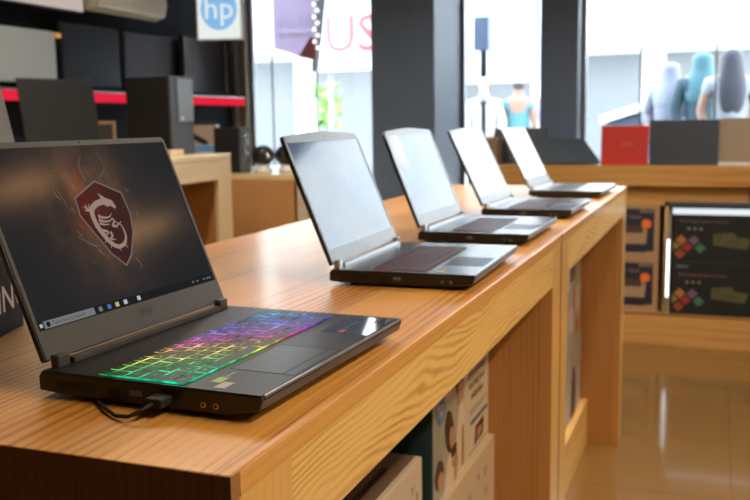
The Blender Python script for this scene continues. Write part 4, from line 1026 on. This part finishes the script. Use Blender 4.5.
    skin('trousers', [S(p) for p in vv], ee, [(q[0]*s,q[1]*s) if isinstance(q,tuple) else q*s for q in rr], mat('trousers', lower, .8), r, 1)
    hm = mat('hair', hair, .6, noise=.3, nscale=60)
    if style == 'hijab':
        skin('headscarf', [S(p) for p in ((0,L+.0,1.60),(0,L-.002,1.53),(0,L-.005,1.44),(0,L-.005,1.36),(0,L-.02,1.22),(0,L-.02,1.13))], [(0,1),(1,2),(2,3),(3,4),(4,5)], [(.075*s,.085*s),(.098*s,.10*s),(.095*s,.092*s),(.165*s,.118*s),(.172*s,.128*s),(.12*s,.11*s)], hm, r, 2)
    elif style in ('long',):
        skin('hair', [S(p) for p in ((0,L-.01,1.615),(0,L-.022,1.54),(0,L-.05,1.42),(0,L-.085,1.28),(0,L-.08,1.13),(0,L-.06,1.06))], [(0,1),(1,2),(2,3),(3,4),(4,5)], [(.07*s,.078*s),(.098*s,.09*s),(.11*s,.06*s),(.125*s,.045*s),(.105*s,.035*s),(.045*s,.02*s)], hm, r, 2)
    else:
        skin('hair', [S(p) for p in ((0,L-.0,1.62),(0,L-.018,1.56),(0,L-.028,1.49))], [(0,1),(1,2)], [(.066*s,.074*s),(.090*s,.088*s),(.066*s,.058*s)], hm, r, 2)
    return r
person(.185,7.75,1.63,.15,'person in a dark teal dress and teal headscarf, back turned, outside the right window',(.02,.045,.06),(.03,.035,.05),(.03,.10,.12),'hijab',armbend=.3,sleeve=1.0)
person(-.105,8.0,1.57,-.5,'person in a pale grey headscarf and grey clothes, just left of the teal headscarf',(.12,.13,.17),(.06,.06,.14),(.13,.14,.18),'hijab',armbend=.9,sleeve=1.0,lean=.04)
person(.405,7.25,1.60,.25,'person with long dark hair and a white short-sleeved top, outside at the right',(.22,.24,.27),(.16,.16,.17),(.03,.03,.04),'long',armbend=.5,sleeve=.5)
person(.80,8.3,1.62,-.2,'person in a red top at the right edge of the picture, outside the window',(.25,.03,.03),(.1,.1,.12),(.03,.03,.03),'short',sleeve=.5)
person(-1.78,9.6,1.50,.1,'person in a turquoise low-backed top with dark hair up, seen through the middle window',(.05,.15,.17),(.2,.2,.2),(.03,.025,.03),'lowback',sleeve=.35)
person(-2.12,9.4,1.50,.3,'person in a white shirt behind the banded pole, outside the middle window',(.42,.40,.40),(.2,.2,.25),(.10,.07,.05),'short',sleeve=1.0,armbend=.3)
person(-1.50,9.9,1.50,-.3,'person in a pale lilac shirt, right of the turquoise top, outside the middle window',(.28,.27,.40),(.06,.07,.12),(.03,.025,.03),'short',sleeve=.5)

# ------------------------------------------------------------------ lights
sc = bpy.context.scene
wld = bpy.data.worlds.new('sky'); sc.world = wld; wld.use_nodes = True
wt = wld.node_tree; bg = wt.nodes['Background']
g = N(wt); tc = g.n('ShaderNodeTexCoord'); sp = g.n('ShaderNodeSeparateXYZ'); wt.links.new(tc.outputs['Generated'], sp.inputs[0])
f = g.m('MULTIPLY', g.m('MAXIMUM', sp.outputs[2], 0.0), 1.2)
wt.links.new(g.mix(g.m('MINIMUM', f, 1.0), (.93,.97,1.0), (.72,.86,1.0)), bg.inputs[0]); bg.inputs[1].default_value = 12.0
def portal(x0, x1):
    l = bpy.data.lights.new('window_portal', 'AREA'); l.shape = 'RECTANGLE'; l.size = x1-x0; l.size_y = 2.55
    l.cycles.is_portal = True
    o = bpy.data.objects.new('window_portal', l); C.objects.link(o); o.location = ((x0+x1)/2, YW+.06, 1.34); o.rotation_euler = (-PI/2,0,0)
for a, b_ in ((-2.97,-1.77),(-1.34,-.755),(-.5,1.84)): portal(a, b_)
def ceiling_lamp(x, y, power, label, col=(1.0,.78,.52), L=1.2):
    r = empty('ceiling_lamp', (x, y, HC-.09), 0, label, 'lamp', 'warm ceiling lamps')
    MB().box(-.09,.09,-L/2-.02,L/2+.02,.03,.088).build('housing', WHITEP, r, bevel=.004)
    MB().box(-.07,.07,-L/2,L/2,.022,.03).build('diffuser', emit('warm_diffuser_%d'%int(power*10), col, 2.6 if power < 3 else 6.0), r)
    l = bpy.data.lights.new('lamp_light', 'AREA'); l.shape = 'RECTANGLE'; l.size = .14; l.size_y = L; l.spread = 2.6; l.energy = power; l.color = col
    o = bpy.data.objects.new('lamp_light', l); C.objects.link(o); o.parent = r; o.location = (0,0,.015)
ceiling_lamp(2.35, 4.15, 3.5, 'small short ceiling lamp at the far end of the aisle', L=.5, col=(1.0,.55,.24))
ceiling_lamp(1.73, 2.74, 2.0, 'small short ceiling lamp over the aisle beside the second table', L=.35, col=(1.0,.50,.20))
ceiling_lamp(1.5, .25, 40, 'long ceiling lamp over the aisle beside the nearest table', L=1.1)
ceiling_lamp(2.7, 1.2, 38, 'long ceiling lamp near the right wall', L=1.1)
ceiling_lamp(-1.9, 1.6, 20, 'long ceiling lamp over the tall side table', L=1.1)
ceiling_lamp(.45, 3.1, 36, 'added unseen fill lamp, long and neutral, in front of the window counter', L=1.1, col=(1.0,.93,.84))  # added out of view to brighten the dim counter end
ceiling_lamp(-1.5, 2.6, 22, 'added unseen fill lamp, long and neutral, in front of the wide pillar', L=1.1, col=(1.0,.93,.84))  # second added fill, lifts the far area around the pillar

vs = sc.view_settings; vs.view_transform = 'Standard'; vs.look = 'None'; vs.gamma = 1.0; vs.use_curve_mapping = False; vs.exposure = 0.12
